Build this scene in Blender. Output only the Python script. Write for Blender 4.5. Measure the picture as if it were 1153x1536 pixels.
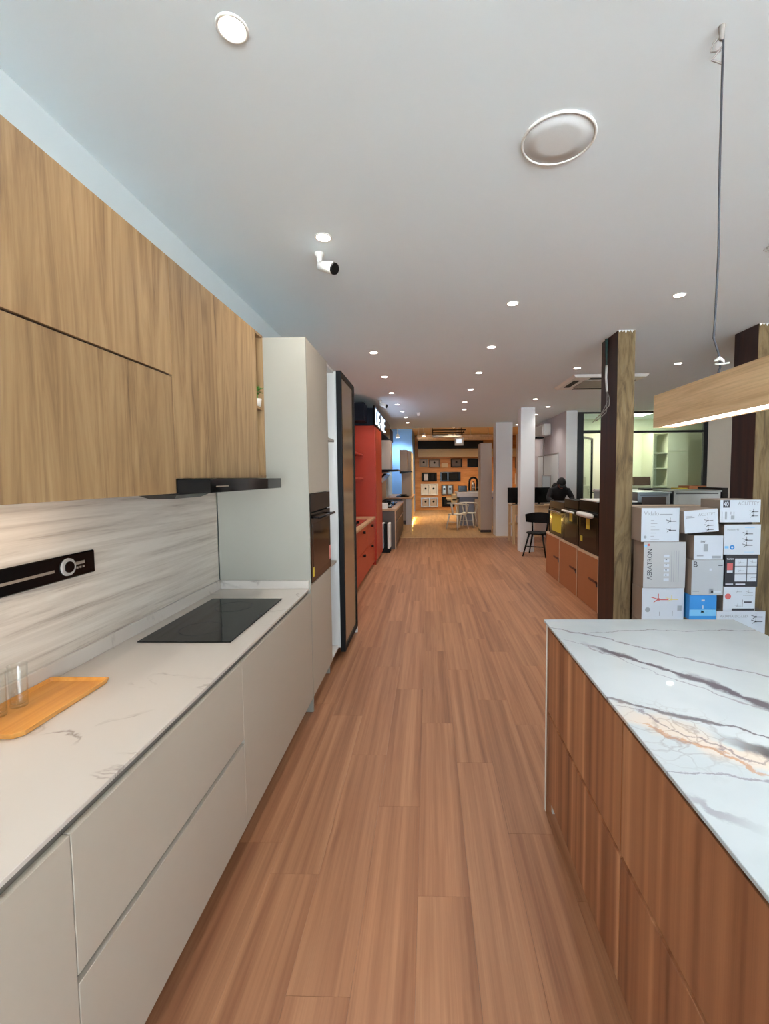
import bpy, bmesh, math, random
from mathutils import Vector, Matrix

random.seed(7)
for _o in list(bpy.data.objects):
    bpy.data.objects.remove(_o, do_unlink=True)
SC = bpy.context.scene
COL = SC.collection
PI = math.pi

# ------------------------------------------------------------------ camera
F_PX, CX, CY = 670.0, 622.8, 754.6
YAW, PITCH, ROLL = -0.0285, 0.0593, 0.0085
EYE = Vector((0, 0, 1.6))
_f = Vector((math.sin(YAW)*math.cos(PITCH), math.cos(YAW)*math.cos(PITCH), -math.sin(PITCH)))
_r = Vector((math.cos(YAW), -math.sin(YAW), 0))
_d = _f.cross(_r)
_r2 = math.cos(ROLL)*_r + math.sin(ROLL)*_d
_d2 = math.cos(ROLL)*_d - math.sin(ROLL)*_r
cam_data = bpy.data.cameras.new('camera')
cam = bpy.data.objects.new('camera', cam_data)
COL.objects.link(cam)
cam_data.sensor_fit = 'VERTICAL'
cam_data.sensor_height = 36.0
cam_data.lens = F_PX*36.0/1536
cam_data.shift_x = (576.5-CX)/1536
cam_data.shift_y = (CY-768)/1536
cam_data.clip_start = 0.05
cam_data.clip_end = 200
_m = Matrix((( _r2.x, -_d2.x, -_f.x, EYE.x), (_r2.y, -_d2.y, -_f.y, EYE.y), (_r2.z, -_d2.z, -_f.z, EYE.z), (0, 0, 0, 1)))
cam.matrix_world = _m
SC.camera = cam

# ------------------------------------------------------------------ world, daylight, exposure
SC.view_settings.view_transform = 'Standard'
SC.view_settings.look = 'None'
SC.view_settings.gamma = 1
SC.view_settings.use_curve_mapping = False
SC.view_settings.exposure = -0.2
world = bpy.data.worlds.new('sky')
SC.world = world
world.use_nodes = True
_bg = world.node_tree.nodes['Background']
_bg.inputs[0].default_value = (0.68, 0.86, 1.0, 1)
_bg.inputs[1].default_value = 10.0
DAY = bpy.data.lights.new('shopfront_daylight', 'AREA')
DAY.shape = 'RECTANGLE'
DAY.size, DAY.size_y = 7.0, 2.7
DAY.cycles.is_portal = True
_do = bpy.data.objects.new('shopfront_daylight', DAY)
COL.objects.link(_do)
_do.location = (2.3, -4.58, 1.45)
_do.rotation_euler = (PI/2, 0, 0)
SUN = bpy.data.lights.new('sun', 'SUN')
SUN.energy = 128
SUN.color = (1.0, 1.0, 1.0)
SUN.angle = 0.03
_so = bpy.data.objects.new('sun', SUN)
COL.objects.link(_so)
_so.rotation_euler = (-0.32, 0.12, 0)     # high sun behind the building: lights the street, does not enter the shop
SC.cycles.max_bounces = 10
SC.cycles.diffuse_bounces = 5
SC.cycles.glossy_bounces = 4
SC.cycles.transmission_bounces = 8
SC.cycles.transparent_max_bounces = 12
SC.cycles.sample_clamp_indirect = 0
SC.cycles.use_denoising = True
SC.cycles.caustics_reflective = False
SC.cycles.caustics_refractive = False

# ------------------------------------------------------------------ materials
def lin(c):
    def g(v):
        v = v/255.0
        return v/12.92 if v <= 0.04045 else ((v+0.055)/1.055)**2.4
    return (g(c[0]), g(c[1]), g(c[2]), 1)

def new_mat(name):
    m = bpy.data.materials.new(name)
    m.use_nodes = True
    nt = m.node_tree
    return m, nt, nt.nodes['Principled BSDF']

def plain(name, col, rough=0.5, metal=0.0, spec=0.5, mottled=0.0, scale=6.0, bump=0.0):
    m, nt, b = new_mat(name)
    c = col if len(col) == 4 else lin(col)
    b.inputs['Base Color'].default_value = c
    b.inputs['Roughness'].default_value = rough
    b.inputs['Metallic'].default_value = metal
    b.inputs['Specular IOR Level'].default_value = spec
    tc = nt.nodes.new('ShaderNodeTexCoord')
    n = nt.nodes.new('ShaderNodeTexNoise')
    n.inputs['Scale'].default_value = scale
    n.inputs['Detail'].default_value = 4
    nt.links.new(tc.outputs['Object'], n.inputs['Vector'])
    k = max(mottled, 0.015)
    mx = nt.nodes.new('ShaderNodeMix'); mx.data_type = 'RGBA'
    mx.inputs[6].default_value = (c[0]*(1-k), c[1]*(1-k), c[2]*(1-k), 1)
    mx.inputs[7].default_value = (min(1, c[0]*(1+k)), min(1, c[1]*(1+k)), min(1, c[2]*(1+k)), 1)
    nt.links.new(n.outputs['Fac'], mx.inputs[0])
    nt.links.new(mx.outputs[2], b.inputs['Base Color'])
    if bump:
        bp = nt.nodes.new('ShaderNodeBump')
        bp.inputs['Strength'].default_value = bump
        bp.inputs['Distance'].default_value = 0.01
        nt.links.new(n.outputs['Fac'], bp.inputs['Height'])
        nt.links.new(bp.outputs['Normal'], b.inputs['Normal'])
    return m

def emit(name, col, strength):
    m, nt, b = new_mat(name)
    b.inputs['Base Color'].default_value = (0.8, 0.8, 0.8, 1)
    b.inputs['Emission Color'].default_value = col if len(col) == 4 else lin(col)
    b.inputs['Emission Strength'].default_value = strength
    return m

def ramp(nt, stops):
    r = nt.nodes.new('ShaderNodeValToRGB')
    e = r.color_ramp.elements
    while len(e) < len(stops):
        e.new(0.5)
    for k, (p, c) in enumerate(stops):
        e[k].position = p
        e[k].color = c if len(c) == 4 else lin(c)
    return r

def wood(name, stops, axis='Z', cross=14.0, along=0.7, rough=0.45, fine=0.35, distort=1.2, rand=True, bands=0.0, band_scale=9.0, knots=False, bump=0.05):
    """Grain runs along `axis`; `stops` colour the broad figure, a finer noise adds pores."""
    m, nt, b = new_mat(name)
    L = nt.links.new
    tc = nt.nodes.new('ShaderNodeTexCoord')
    vec = tc.outputs['Object']
    if rand:
        oi = nt.nodes.new('ShaderNodeObjectInfo')
        mul = nt.nodes.new('ShaderNodeVectorMath'); mul.operation = 'SCALE'
        mul.inputs[0].default_value = (7.3, 11.1, 5.7)
        L(oi.outputs['Random'], mul.inputs['Scale'])
        add = nt.nodes.new('ShaderNodeVectorMath'); add.operation = 'ADD'
        L(vec, add.inputs[0]); L(mul.outputs[0], add.inputs[1])
        vec = add.outputs[0]
    def mapped(c, a):
        mp = nt.nodes.new('ShaderNodeMapping')
        s = [c, c, c]
        s['XYZ'.index(axis)] = a
        mp.inputs['Scale'].default_value = s
        L(vec, mp.inputs['Vector'])
        return mp.outputs[0]
    n1 = nt.nodes.new('ShaderNodeTexNoise')
    n1.inputs['Scale'].default_value = 1.0
    n1.inputs['Detail'].default_value = 5
    n1.inputs['Roughness'].default_value = 0.62
    n1.inputs['Distortion'].default_value = distort
    L(mapped(cross, along), n1.inputs['Vector'])
    fac = n1.outputs['Fac']
    if bands:
        n3 = nt.nodes.new('ShaderNodeTexNoise')
        n3.inputs['Scale'].default_value = 1.0
        n3.inputs['Detail'].default_value = 1
        L(mapped(band_scale, along*0.15), n3.inputs['Vector'])
        mb = nt.nodes.new('ShaderNodeMix'); mb.data_type = 'FLOAT'
        mb.inputs[0].default_value = bands
        L(fac, mb.inputs[2]); L(n3.outputs['Fac'], mb.inputs[3])
        fac = mb.outputs[0]
    r = ramp(nt, stops)
    L(fac, r.inputs[0])
    n2 = nt.nodes.new('ShaderNodeTexNoise')
    n2.inputs['Scale'].default_value = 1.0
    n2.inputs['Detail'].default_value = 3
    L(mapped(cross*9, along*3), n2.inputs['Vector'])
    r2 = ramp(nt, [(0.25, (0.55, 0.52, 0.5, 1)), (0.6, (1, 1, 1, 1))])
    L(n2.outputs['Fac'], r2.inputs[0])
    mx = nt.nodes.new('ShaderNodeMix'); mx.data_type = 'RGBA'; mx.blend_type = 'MULTIPLY'
    mx.inputs[0].default_value = fine
    L(r.outputs[0], mx.inputs[6]); L(r2.outputs[0], mx.inputs[7])
    out = mx.outputs[2]
    if knots:
        v = nt.nodes.new('ShaderNodeTexVoronoi')
        v.inputs['Scale'].default_value = 1.0
        L(mapped(3.4, 1.5), v.inputs['Vector'])
        rk = ramp(nt, [(0.03, (0.42, 0.36, 0.3, 1)), (0.13, (1, 1, 1, 1))])
        L(v.outputs['Distance'], rk.inputs[0])
        mk = nt.nodes.new('ShaderNodeMix'); mk.data_type = 'RGBA'; mk.blend_type = 'MULTIPLY'
        mk.inputs[0].default_value = 0.7
        L(out, mk.inputs[6]); L(rk.outputs[0], mk.inputs[7])
        out = mk.outputs[2]
    if rand:
        hv = nt.nodes.new('ShaderNodeHueSaturation')
        mr = nt.nodes.new('ShaderNodeMapRange')
        mr.inputs[3].default_value = 0.93; mr.inputs[4].default_value = 1.07
        L(oi.outputs['Random'], mr.inputs[0])
        L(mr.outputs[0], hv.inputs['Value'])
        L(out, hv.inputs['Color'])
        out = hv.outputs[0]
    L(out, b.inputs['Base Color'])
    b.inputs['Roughness'].default_value = rough
    if bump:
        bp = nt.nodes.new('ShaderNodeBump')
        bp.inputs['Strength'].default_value = bump
        bp.inputs['Distance'].default_value = 0.003
        L(n2.outputs['Fac'], bp.inputs['Height'])
        L(bp.outputs['Normal'], b.inputs['Normal'])
    return m

def marble_light(name):
    """Warm white slab with sparse thin brown-grey veins."""
    m, nt, b = new_mat(name)
    L = nt.links.new
    tc = nt.nodes.new('ShaderNodeTexCoord')
    mp = nt.nodes.new('ShaderNodeMapping')
    mp.inputs['Rotation'].default_value = (0, 0, 0.5)
    mp.inputs['Scale'].default_value = (1.0, 1.9, 1.0)
    L(tc.outputs['Object'], mp.inputs['Vector'])
    n = nt.nodes.new('ShaderNodeTexNoise')
    n.inputs['Scale'].default_value = 1.5; n.inputs['Detail'].default_value = 7; n.inputs['Distortion'].default_value = 0.9
    L(mp.outputs[0], n.inputs['Vector'])
    s = nt.nodes.new('ShaderNodeMath'); s.operation = 'SUBTRACT'; s.inputs[1].default_value = 0.5
    L(n.outputs['Fac'], s.inputs[0])
    a = nt.nodes.new('ShaderNodeMath'); a.operation = 'ABSOLUTE'
    L(s.outputs[0], a.inputs[0])
    r = ramp(nt, [(0.0, (1, 1, 1, 1)), (0.012, (0, 0, 0, 1))])
    L(a.outputs[0], r.inputs[0])
    n2 = nt.nodes.new('ShaderNodeTexNoise'); n2.inputs['Scale'].default_value = 4.0
    L(tc.outputs['Object'], n2.inputs['Vector'])
    r2 = ramp(nt, [(0.52, (0, 0, 0, 1)), (0.66, (0.75, 0.75, 0.75, 1))])
    L(n2.outputs['Fac'], r2.inputs[0])
    mu = nt.nodes.new('ShaderNodeMath'); mu.operation = 'MULTIPLY'
    L(r.outputs[0], mu.inputs[0]); L(r2.outputs[0], mu.inputs[1])
    mx = nt.nodes.new('ShaderNodeMix'); mx.data_type = 'RGBA'
    mx.inputs[6].default_value = lin((198, 190, 181)); mx.inputs[7].default_value = lin((112, 92, 80))
    L(mu.outputs[0], mx.inputs[0])
    L(mx.outputs[2], b.inputs['Base Color'])
    b.inputs['Roughness'].default_value = 0.32
    return m

def marble_bold(name, veins):
    """White polished slab; each vein is (angle, offset, width, wobble, colour, strength, u0, u1)."""
    m, nt, b = new_mat(name)
    L = nt.links.new
    tc = nt.nodes.new('ShaderNodeTexCoord')
    sep0 = nt.nodes.new('ShaderNodeSeparateXYZ')
    L(tc.outputs['Object'], sep0.inputs[0])
    cur = None
    base = nt.nodes.new('ShaderNodeTexNoise')
    base.inputs['Scale'].default_value = 2.2; base.inputs['Detail'].default_value = 5
    L(tc.outputs['Object'], base.inputs['Vector'])
    br = ramp(nt, [(0.3, (168, 178, 182)), (0.6, (184, 193, 197))])
    L(base.outputs['Fac'], br.inputs[0])
    cur = br.outputs[0]
    for k, (ang, off, wid, wob, col, stren, u0, u1) in enumerate(veins):
        mp = nt.nodes.new('ShaderNodeMapping')
        mp.inputs['Rotation'].default_value = (0, 0, -ang)
        L(tc.outputs['Object'], mp.inputs['Vector'])
        sp = nt.nodes.new('ShaderNodeSeparateXYZ')
        L(mp.outputs[0], sp.inputs[0])
        n = nt.nodes.new('ShaderNodeTexNoise')
        n.inputs['Scale'].default_value = 2.6 + 0.4*(k % 3); n.inputs['Detail'].default_value = 7; n.inputs['Roughness'].default_value = 0.62
        off_v = nt.nodes.new('ShaderNodeVectorMath'); off_v.operation = 'ADD'
        off_v.inputs[1].default_value = (3.1*k, 1.7*k, 0)
        L(tc.outputs['Object'], off_v.inputs[0]); L(off_v.outputs[0], n.inputs['Vector'])
        w = nt.nodes.new('ShaderNodeMath'); w.operation = 'MULTIPLY_ADD'
        w.inputs[1].default_value = wob; w.inputs[2].default_value = -0.5*wob - off
        L(n.outputs['Fac'], w.inputs[0])
        ad = nt.nodes.new('ShaderNodeMath'); ad.operation = 'ADD'
        L(sp.outputs['Y'], ad.inputs[0]); L(w.outputs[0], ad.inputs[1])
        nf = nt.nodes.new('ShaderNodeTexNoise')
        nf.inputs['Scale'].default_value = 13.0; nf.inputs['Detail'].default_value = 5; nf.inputs['Roughness'].default_value = 0.7
        L(off_v.outputs[0], nf.inputs['Vector'])
        wf = nt.nodes.new('ShaderNodeMath'); wf.operation = 'MULTIPLY_ADD'
        wf.inputs[1].default_value = 0.045; wf.inputs[2].default_value = -0.0225
        L(nf.outputs['Fac'], wf.inputs[0])
        ad2 = nt.nodes.new('ShaderNodeMath'); ad2.operation = 'ADD'
        L(ad.outputs[0], ad2.inputs[0]); L(wf.outputs[0], ad2.inputs[1])
        ab = nt.nodes.new('ShaderNodeMath'); ab.operation = 'ABSOLUTE'
        L(ad2.outputs[0], ab.inputs[0])
        n2 = nt.nodes.new('ShaderNodeTexNoise')
        n2.inputs['Scale'].default_value = 7.0; n2.inputs['Detail'].default_value = 6
        L(off_v.outputs[0], n2.inputs['Vector'])
        wr = nt.nodes.new('ShaderNodeMapRange')
        wr.inputs[1].default_value = 0.35; wr.inputs[2].default_value = 0.7
        wr.inputs[3].default_value = wid*0.15; wr.inputs[4].default_value = wid
        L(n2.outputs['Fac'], wr.inputs[0])
        dv = nt.nodes.new('ShaderNodeMath'); dv.operation = 'DIVIDE'
        L(ab.outputs[0], dv.inputs[0]); L(wr.outputs[0], dv.inputs[1])
        mk = nt.nodes.new('ShaderNodeMapRange')
        mk.interpolation_type = 'SMOOTHSTEP'
        mk.inputs[1].default_value = 0.25; mk.inputs[2].default_value = 1.0
        mk.inputs[3].default_value = stren; mk.inputs[4].default_value = 0
        L(dv.outputs[0], mk.inputs[0])
        e0 = nt.nodes.new('ShaderNodeMapRange'); e0.interpolation_type = 'SMOOTHSTEP'
        e0.inputs[1].default_value = u0-0.08; e0.inputs[2].default_value = u0+0.08
        L(sp.outputs['X'], e0.inputs[0])
        e1 = nt.nodes.new('ShaderNodeMapRange'); e1.interpolation_type = 'SMOOTHSTEP'
        e1.inputs[1].default_value = u1-0.08; e1.inputs[2].default_value = u1+0.08
        e1.inputs[3].default_value = 1; e1.inputs[4].default_value = 0
        L(sp.outputs['X'], e1.inputs[0])
        m1 = nt.nodes.new('ShaderNodeMath'); m1.operation = 'MULTIPLY'
        L(mk.outputs[0], m1.inputs[0]); L(e0.outputs[0], m1.inputs[1])
        m2 = nt.nodes.new('ShaderNodeMath'); m2.operation = 'MULTIPLY'
        L(m1.outputs[0], m2.inputs[0]); L(e1.outputs[0], m2.inputs[1])
        mx = nt.nodes.new('ShaderNodeMix'); mx.data_type = 'RGBA'
        mx.inputs[7].default_value = lin(col)
        L(m2.outputs[0], mx.inputs[0]); L(cur, mx.inputs[6])
        cur = mx.outputs[2]
    # fine crackle where the broad brown vein breaks up
    nd = nt.nodes.new('ShaderNodeTexNoise'); nd.inputs['Scale'].default_value = 9.0; nd.inputs['Detail'].default_value = 4
    L(tc.outputs['Object'], nd.inputs['Vector'])
    sc = nt.nodes.new('ShaderNodeVectorMath'); sc.operation = 'SCALE'; sc.inputs['Scale'].default_value = 0.12
    L(nd.outputs['Color'], sc.inputs[0])
    av = nt.nodes.new('ShaderNodeVectorMath'); av.operation = 'ADD'
    L(tc.outputs['Object'], av.inputs[0]); L(sc.outputs[0], av.inputs[1])
    vo = nt.nodes.new('ShaderNodeTexVoronoi'); vo.feature = 'DISTANCE_TO_EDGE'; vo.inputs['Scale'].default_value = 17.0
    L(av.outputs[0], vo.inputs['Vector'])
    ve = nt.nodes.new('ShaderNodeMapRange'); ve.inputs[1].default_value = 0.0; ve.inputs[2].default_value = 0.07; ve.inputs[3].default_value = 1.0; ve.inputs[4].default_value = 0.0
    L(vo.outputs['Distance'], ve.inputs[0])
    vd = nt.nodes.new('ShaderNodeVectorMath'); vd.operation = 'DISTANCE'; vd.inputs[1].default_value = (0.72, 1.21, 0.98)
    L(av.outputs[0], vd.inputs[0])
    vr = nt.nodes.new('ShaderNodeMapRange'); vr.inputs[1].default_value = 0.04; vr.inputs[2].default_value = 0.2; vr.inputs[3].default_value = 0.55; vr.inputs[4].default_value = 0.0
    L(vd.outputs['Value'], vr.inputs[0])
    vm = nt.nodes.new('ShaderNodeMath'); vm.operation = 'MULTIPLY'
    L(ve.outputs[0], vm.inputs[0]); L(vr.outputs[0], vm.inputs[1])
    mxc = nt.nodes.new('ShaderNodeMix'); mxc.data_type = 'RGBA'; mxc.inputs[7].default_value = lin((138, 126, 122))
    L(vm.outputs[0], mxc.inputs[0]); L(cur, mxc.inputs[6])
    cur = mxc.outputs[2]
    L(cur, b.inputs['Base Color'])
    b.inputs['Roughness'].default_value = 0.035
    return m

def glass_pane(name, tint=(0.9, 0.96, 0.93, 1), refl=1.45):
    m = bpy.data.materials.new(name); m.use_nodes = True
    nt = m.node_tree
    for n in list(nt.nodes):
        nt.nodes.remove(n)
    o = nt.nodes.new('ShaderNodeOutputMaterial')
    t = nt.nodes.new('ShaderNodeBsdfTransparent'); t.inputs[0].default_value = tint
    g = nt.nodes.new('ShaderNodeBsdfGlossy'); g.inputs['Roughness'].default_value = 0.02
    lw = nt.nodes.new('ShaderNodeLayerWeight'); lw.inputs[0].default_value = 0.5
    pw = nt.nodes.new('ShaderNodeMath'); pw.operation = 'POWER'; pw.inputs[1].default_value = 4.0
    nt.links.new(lw.outputs['Facing'], pw.inputs[0])
    fr = nt.nodes.new('ShaderNodeMath'); fr.operation = 'MULTIPLY_ADD'; fr.inputs[1].default_value = 0.6*(refl-1.0)/0.45; fr.inputs[2].default_value = 0.04
    nt.links.new(pw.outputs[0], fr.inputs[0])
    mx = nt.nodes.new('ShaderNodeMixShader')
    nt.links.new(fr.outputs[0], mx.inputs[0]); nt.links.new(t.outputs[0], mx.inputs[1]); nt.links.new(g.outputs[0], mx.inputs[2])
    nt.links.new(mx.outputs[0], o.inputs[0])
    return m

M = {}
M['ceiling'] = plain('ceiling_paint', (226, 238, 242), 0.9, mottled=0.02, scale=0.8, bump=0.02)
M['wall'] = plain('white_wall_paint', (216, 220, 220), 0.85, mottled=0.02, scale=1.2)
M['wall_cool'] = plain('pale_blue_wall_paint', (212, 222, 224), 0.85, mottled=0.02)
M['wall_beige'] = plain('beige_wall_paint', (206, 196, 180), 0.85, mottled=0.02)
M['wall_blue'] = plain('sky_blue_wall_paint', (128, 176, 232), 0.8, mottled=0.03)
M['wall_lilac'] = plain('lilac_white_paint', (196, 188, 190), 0.85, mottled=0.03)
M['office'] = plain('office_cream_paint', (226, 226, 202), 0.8, mottled=0.02)
M['oak'] = wood('oak_laminate', [(0.27, (90, 65, 41)), (0.37, (138, 108, 73)), (0.54, (162, 131, 92)), (0.72, (178, 149, 108))], 'Z', 10, 0.75, 0.5, 0.22, 1.9, knots=True)
M['oak_y'] = wood('oak_veneer_lengthwise', [(0.3, (184, 148, 108)), (0.5, (210, 176, 134)), (0.7, (224, 194, 152))], 'Y', 22, 1.4, 0.55, 0.45, 0.6, rand=False)
M['walnut'] = wood('walnut_laminate', [(0.32, (112, 67, 42)), (0.45, (144, 94, 63)), (0.57, (166, 114, 78)), (0.68, (196, 144, 105))], 'Z', 34, 0.3, 0.42, 0.2, 0.3, bands=0.72, band_scale=21)
M['floor'] = wood('floor_laminate', [(0.28, (120, 76, 50)), (0.42, (148, 99, 68)), (0.56, (167, 118, 84)), (0.72, (182, 134, 98))], 'Y', 19, 0.75, 0.42, 0.3, 0.7, bands=0.5, band_scale=26)
M['floor_base'] = plain('floor_underlay', (120, 80, 56), 0.6)
M['floor_far'] = wood('rear_floor_laminate', [(0.3, (170, 128, 84)), (0.5, (194, 152, 104)), (0.7, (208, 170, 122))], 'Y', 10, 0.8, 0.35, 0.2, 0.5, rand=False)
M['greige'] = plain('greige_laminate', (178, 169, 154), 0.55, mottled=0.015, scale=30)
M['greige_side'] = plain('greige_panel', (158, 155, 143), 0.5, mottled=0.01)
M['carcass'] = plain('carcass_grey', (110, 104, 96), 0.6)
M['edge_white'] = plain('white_edge_band', (228, 226, 218), 0.5)
M['plinth'] = plain('brown_plinth', (96, 74, 60), 0.5)
M['white_lam'] = plain('white_laminate', (226, 226, 222), 0.5)
M['marble_l'] = marble_light('warm_white_marble')
M['slab_edge'] = plain('stone_edge', (196, 184, 170), 0.45)
M['black_glass'] = plain('black_glass', (10, 10, 10), 0.07, spec=0.28)
M['black_gloss'] = plain('black_gloss', (11, 11, 12), 0.16, spec=0.28)
M['black_matt'] = plain('black_matt', (12, 12, 13), 0.6, spec=0.25)
M['black_alu'] = plain('black_anodised', (18, 19, 23), 0.35, metal=0.2)
M['chrome'] = plain('chrome', (200, 200, 200), 0.18, metal=1.0)
M['steel'] = plain('stainless_steel', (176, 184, 188), 0.3, metal=0.9)
M['grey_print'] = plain('grey_print', (128, 116, 104), 0.5)
M['bamboo'] = wood('bamboo_tray', [(0.3, (192, 124, 48)), (0.5, (212, 146, 66)), (0.7, (222, 160, 82))], 'Y', 16, 0.5, 0.4, 0.12, 0.4, rand=False)
M['red'] = plain('orange_red_laminate', (172, 48, 18), 0.35, mottled=0.03)
M['red_dark'] = plain('deep_red_laminate', (150, 40, 24), 0.35, mottled=0.03)
M['navy'] = plain('navy_panel', (8, 15, 30), 0.6, spec=0.2)
M['tan_top'] = wood('tan_worktop', [(0.3, (178, 136, 100)), (0.6, (198, 158, 120)), (0.8, (208, 172, 136))], 'Y', 9, 1.2, 0.4, 0.2, 0.4, rand=False)
M['dark_cab'] = plain('dark_taupe_cabinet', (84, 70, 62), 0.5, mottled=0.05)
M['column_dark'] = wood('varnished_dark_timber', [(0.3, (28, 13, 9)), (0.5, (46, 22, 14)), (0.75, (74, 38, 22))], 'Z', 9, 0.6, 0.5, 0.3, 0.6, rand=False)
M['column_raw'] = wood('weathered_timber', [(0.28, (66, 54, 35)), (0.42, (102, 84, 54)), (0.58, (126, 107, 74)), (0.75, (112, 99, 80))], 'Z', 8, 1.4, 0.8, 0.45, 2.4, rand=False, bump=0.2)
M['card'] = plain('cardboard', (164, 104, 62), 0.85, mottled=0.06, scale=5)
M['card_grey'] = plain('dull_cardboard', (152, 138, 126), 0.85, mottled=0.06, scale=5)
M['tape'] = plain('pale_tape', (204, 176, 146), 0.4)
M['print_dark'] = plain('dark_print', (52, 54, 62), 0.6)
M['print_white'] = plain('white_carton_print', (196, 206, 216), 0.55)
M['print_cream'] = plain('grey_carton_print', (178, 182, 184), 0.55)
M['print_grey'] = plain('silver_carton_print', (174, 182, 188), 0.5)
M['print_blue'] = plain('blue_carton_print', (48, 140, 214), 0.45)
M['print_sky'] = plain('light_blue_print', (120, 192, 236), 0.45)
M['print_black'] = plain('black_carton_print', (40, 42, 50), 0.5)
M['print_red'] = plain('red_print', (196, 96, 96), 0.5)
M['print_yellow'] = plain('yellow_print', (214, 200, 120), 0.5)
M['print_lgrey'] = plain('light_grey_print', (150, 158, 166), 0.55)
M['yellow'] = plain('yellow_sticker', (206, 186, 60), 0.5)
M['pink'] = plain('pink_sticker', (214, 140, 130), 0.5)
M['oven_glass'] = plain('oven_glass', (20, 13, 11), 0.08, spec=0.35)
M['foam'] = plain('white_foam', (224, 222, 216), 0.7)
M['plastic_white'] = plain('white_plastic', (226, 226, 220), 0.4)
M['plastic_grey'] = plain('grey_plastic', (150, 144, 138), 0.5)
M['cord'] = plain('grey_cable', (70, 70, 76), 0.5)
M['green_sleeve'] = plain('green_sleeve', (44, 74, 70), 0.6)
M['leaf'] = plain('green_leaf', (78, 130, 44), 0.6, mottled=0.3, scale=60)
M['pot'] = plain('white_pot', (210, 206, 198), 0.5)
M['bluegrey'] = plain('blue_grey_panel', (126, 132, 150), 0.5)
M['stone_grey'] = plain('pale_grey_stone', (200, 196, 200), 0.4)
M['taupe'] = plain('taupe_laminate', (186, 167, 151), 0.5, mottled=0.02)
M['orange_wood'] = wood('honey_wood_panel', [(0.3, (176, 112, 54)), (0.5, (196, 132, 70)), (0.7, (208, 148, 86))], 'X', 8, 1.0, 0.5, 0.15, 0.4, rand=False)
M['pale_wood'] = wood('pale_ash', [(0.3, (202, 170, 128)), (0.6, (218, 190, 150)), (0.8, (228, 204, 168))], 'Z', 12, 1, 0.5, 0.2, 0.4, rand=False)
M['cream_band'] = plain('cream_bulkhead', (206, 184, 146), 0.6)
M['skin'] = plain('skin', (120, 78, 62), 0.55)
M['hoodie'] = plain('black_cloth', (18, 17, 20), 0.9, mottled=0.1, scale=40)
M['hair'] = plain('black_cap', (15, 14, 15), 0.8)
M['trouser'] = plain('dark_trouser_cloth', (30, 30, 36), 0.9)
M['lamp_on'] = emit('downlight_lens', (1.0, 0.95, 0.88, 1), 22.0)
M['led_white'] = emit('pendant_led', (1.0, 0.93, 0.93, 1), 7.0)
M['led_warm'] = emit('warm_led', (1.0, 0.78, 0.55, 1), 9.0)
M['led_yellow'] = emit('yellow_led', (1.0, 0.72, 0.16, 1), 9.0)
M['sign_on'] = emit('lit_sign_letters', (0.62, 0.80, 1.0, 1), 2.2)
M['spot_on'] = emit('spot_lens', (1.0, 0.86, 0.62, 1), 12.0)
M['office_tube'] = emit('office_panel_lamp', (1.0, 1.0, 0.86, 1), 5.0)
M['screen_on'] = emit('blue_white_screen', (0.75, 0.88, 1.0, 1), 1.0)
M['pane'] = glass_pane('clear_pane')
M['pane_tint'] = plain('frosted_bronze_glass', (150, 134, 106), 0.16, metal=0.35, mottled=0.05, scale=2)
M['glass'] = glass_pane('thin_clear_glass', (0.975, 0.985, 0.98, 1), 1.5)

# travertine-look splash panel: long horizontal streaks (along Y)
def streaked(name):
    m, nt, b = new_mat(name)
    L = nt.links.new
    tc = nt.nodes.new('ShaderNodeTexCoord')
    mp = nt.nodes.new('ShaderNodeMapping'); mp.inputs['Scale'].default_value = (1, 0.9, 22); mp.inputs['Rotation'].default_value = (0.02, 0, 0)
    L(tc.outputs['Object'], mp.inputs['Vector'])
    n = nt.nodes.new('ShaderNodeTexNoise'); n.inputs['Scale'].default_value = 1.0; n.inputs['Detail'].default_value = 7; n.inputs['Roughness'].default_value = 0.66; n.inputs['Distortion'].default_value = 0.5
    L(mp.outputs[0], n.inputs['Vector'])
    r = ramp(nt, [(0.3, (156, 143, 130)), (0.44, (196, 186, 173)), (0.6, (213, 205, 193)), (0.75, (196, 186, 172))])
    L(n.outputs['Fac'], r.inputs[0])
    L(r.outputs[0], b.inputs['Base Color'])
    b.inputs['Roughness'].default_value = 0.42
    return m
M['splash'] = streaked('streaked_stone_panel')

# ------------------------------------------------------------------ mesh helpers
def new_bm():
    return bmesh.new()

def box(bm, x0, x1, y0, y1, z0, z1, bev=0.0):
    v = [bm.verts.new(p) for p in ((x0,y0,z0),(x1,y0,z0),(x1,y1,z0),(x0,y1,z0),(x0,y0,z1),(x1,y0,z1),(x1,y1,z1),(x0,y1,z1))]
    fs = [bm.faces.new([v[i] for i in q]) for q in ((0,3,2,1),(4,5,6,7),(0,1,5,4),(1,2,6,5),(2,3,7,6),(3,0,4,7))]
    if bev:
        es = list({e for f in fs for e in f.edges})
        bmesh.ops.bevel(bm, geom=es, offset=bev, segments=1, affect='EDGES', profile=0.5)
    return bm

def bx(x0, x1, y0, y1, z0, z1, bev=0.0):
    return box(new_bm(), x0, x1, y0, y1, z0, z1, bev)

def _frame(d):
    d = d.normalized()
    a = Vector((0, 0, 1)) if abs(d.z) < 0.9 else Vector((1, 0, 0))
    u = d.cross(a).normalized()
    return u, d.cross(u).normalized()

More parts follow.
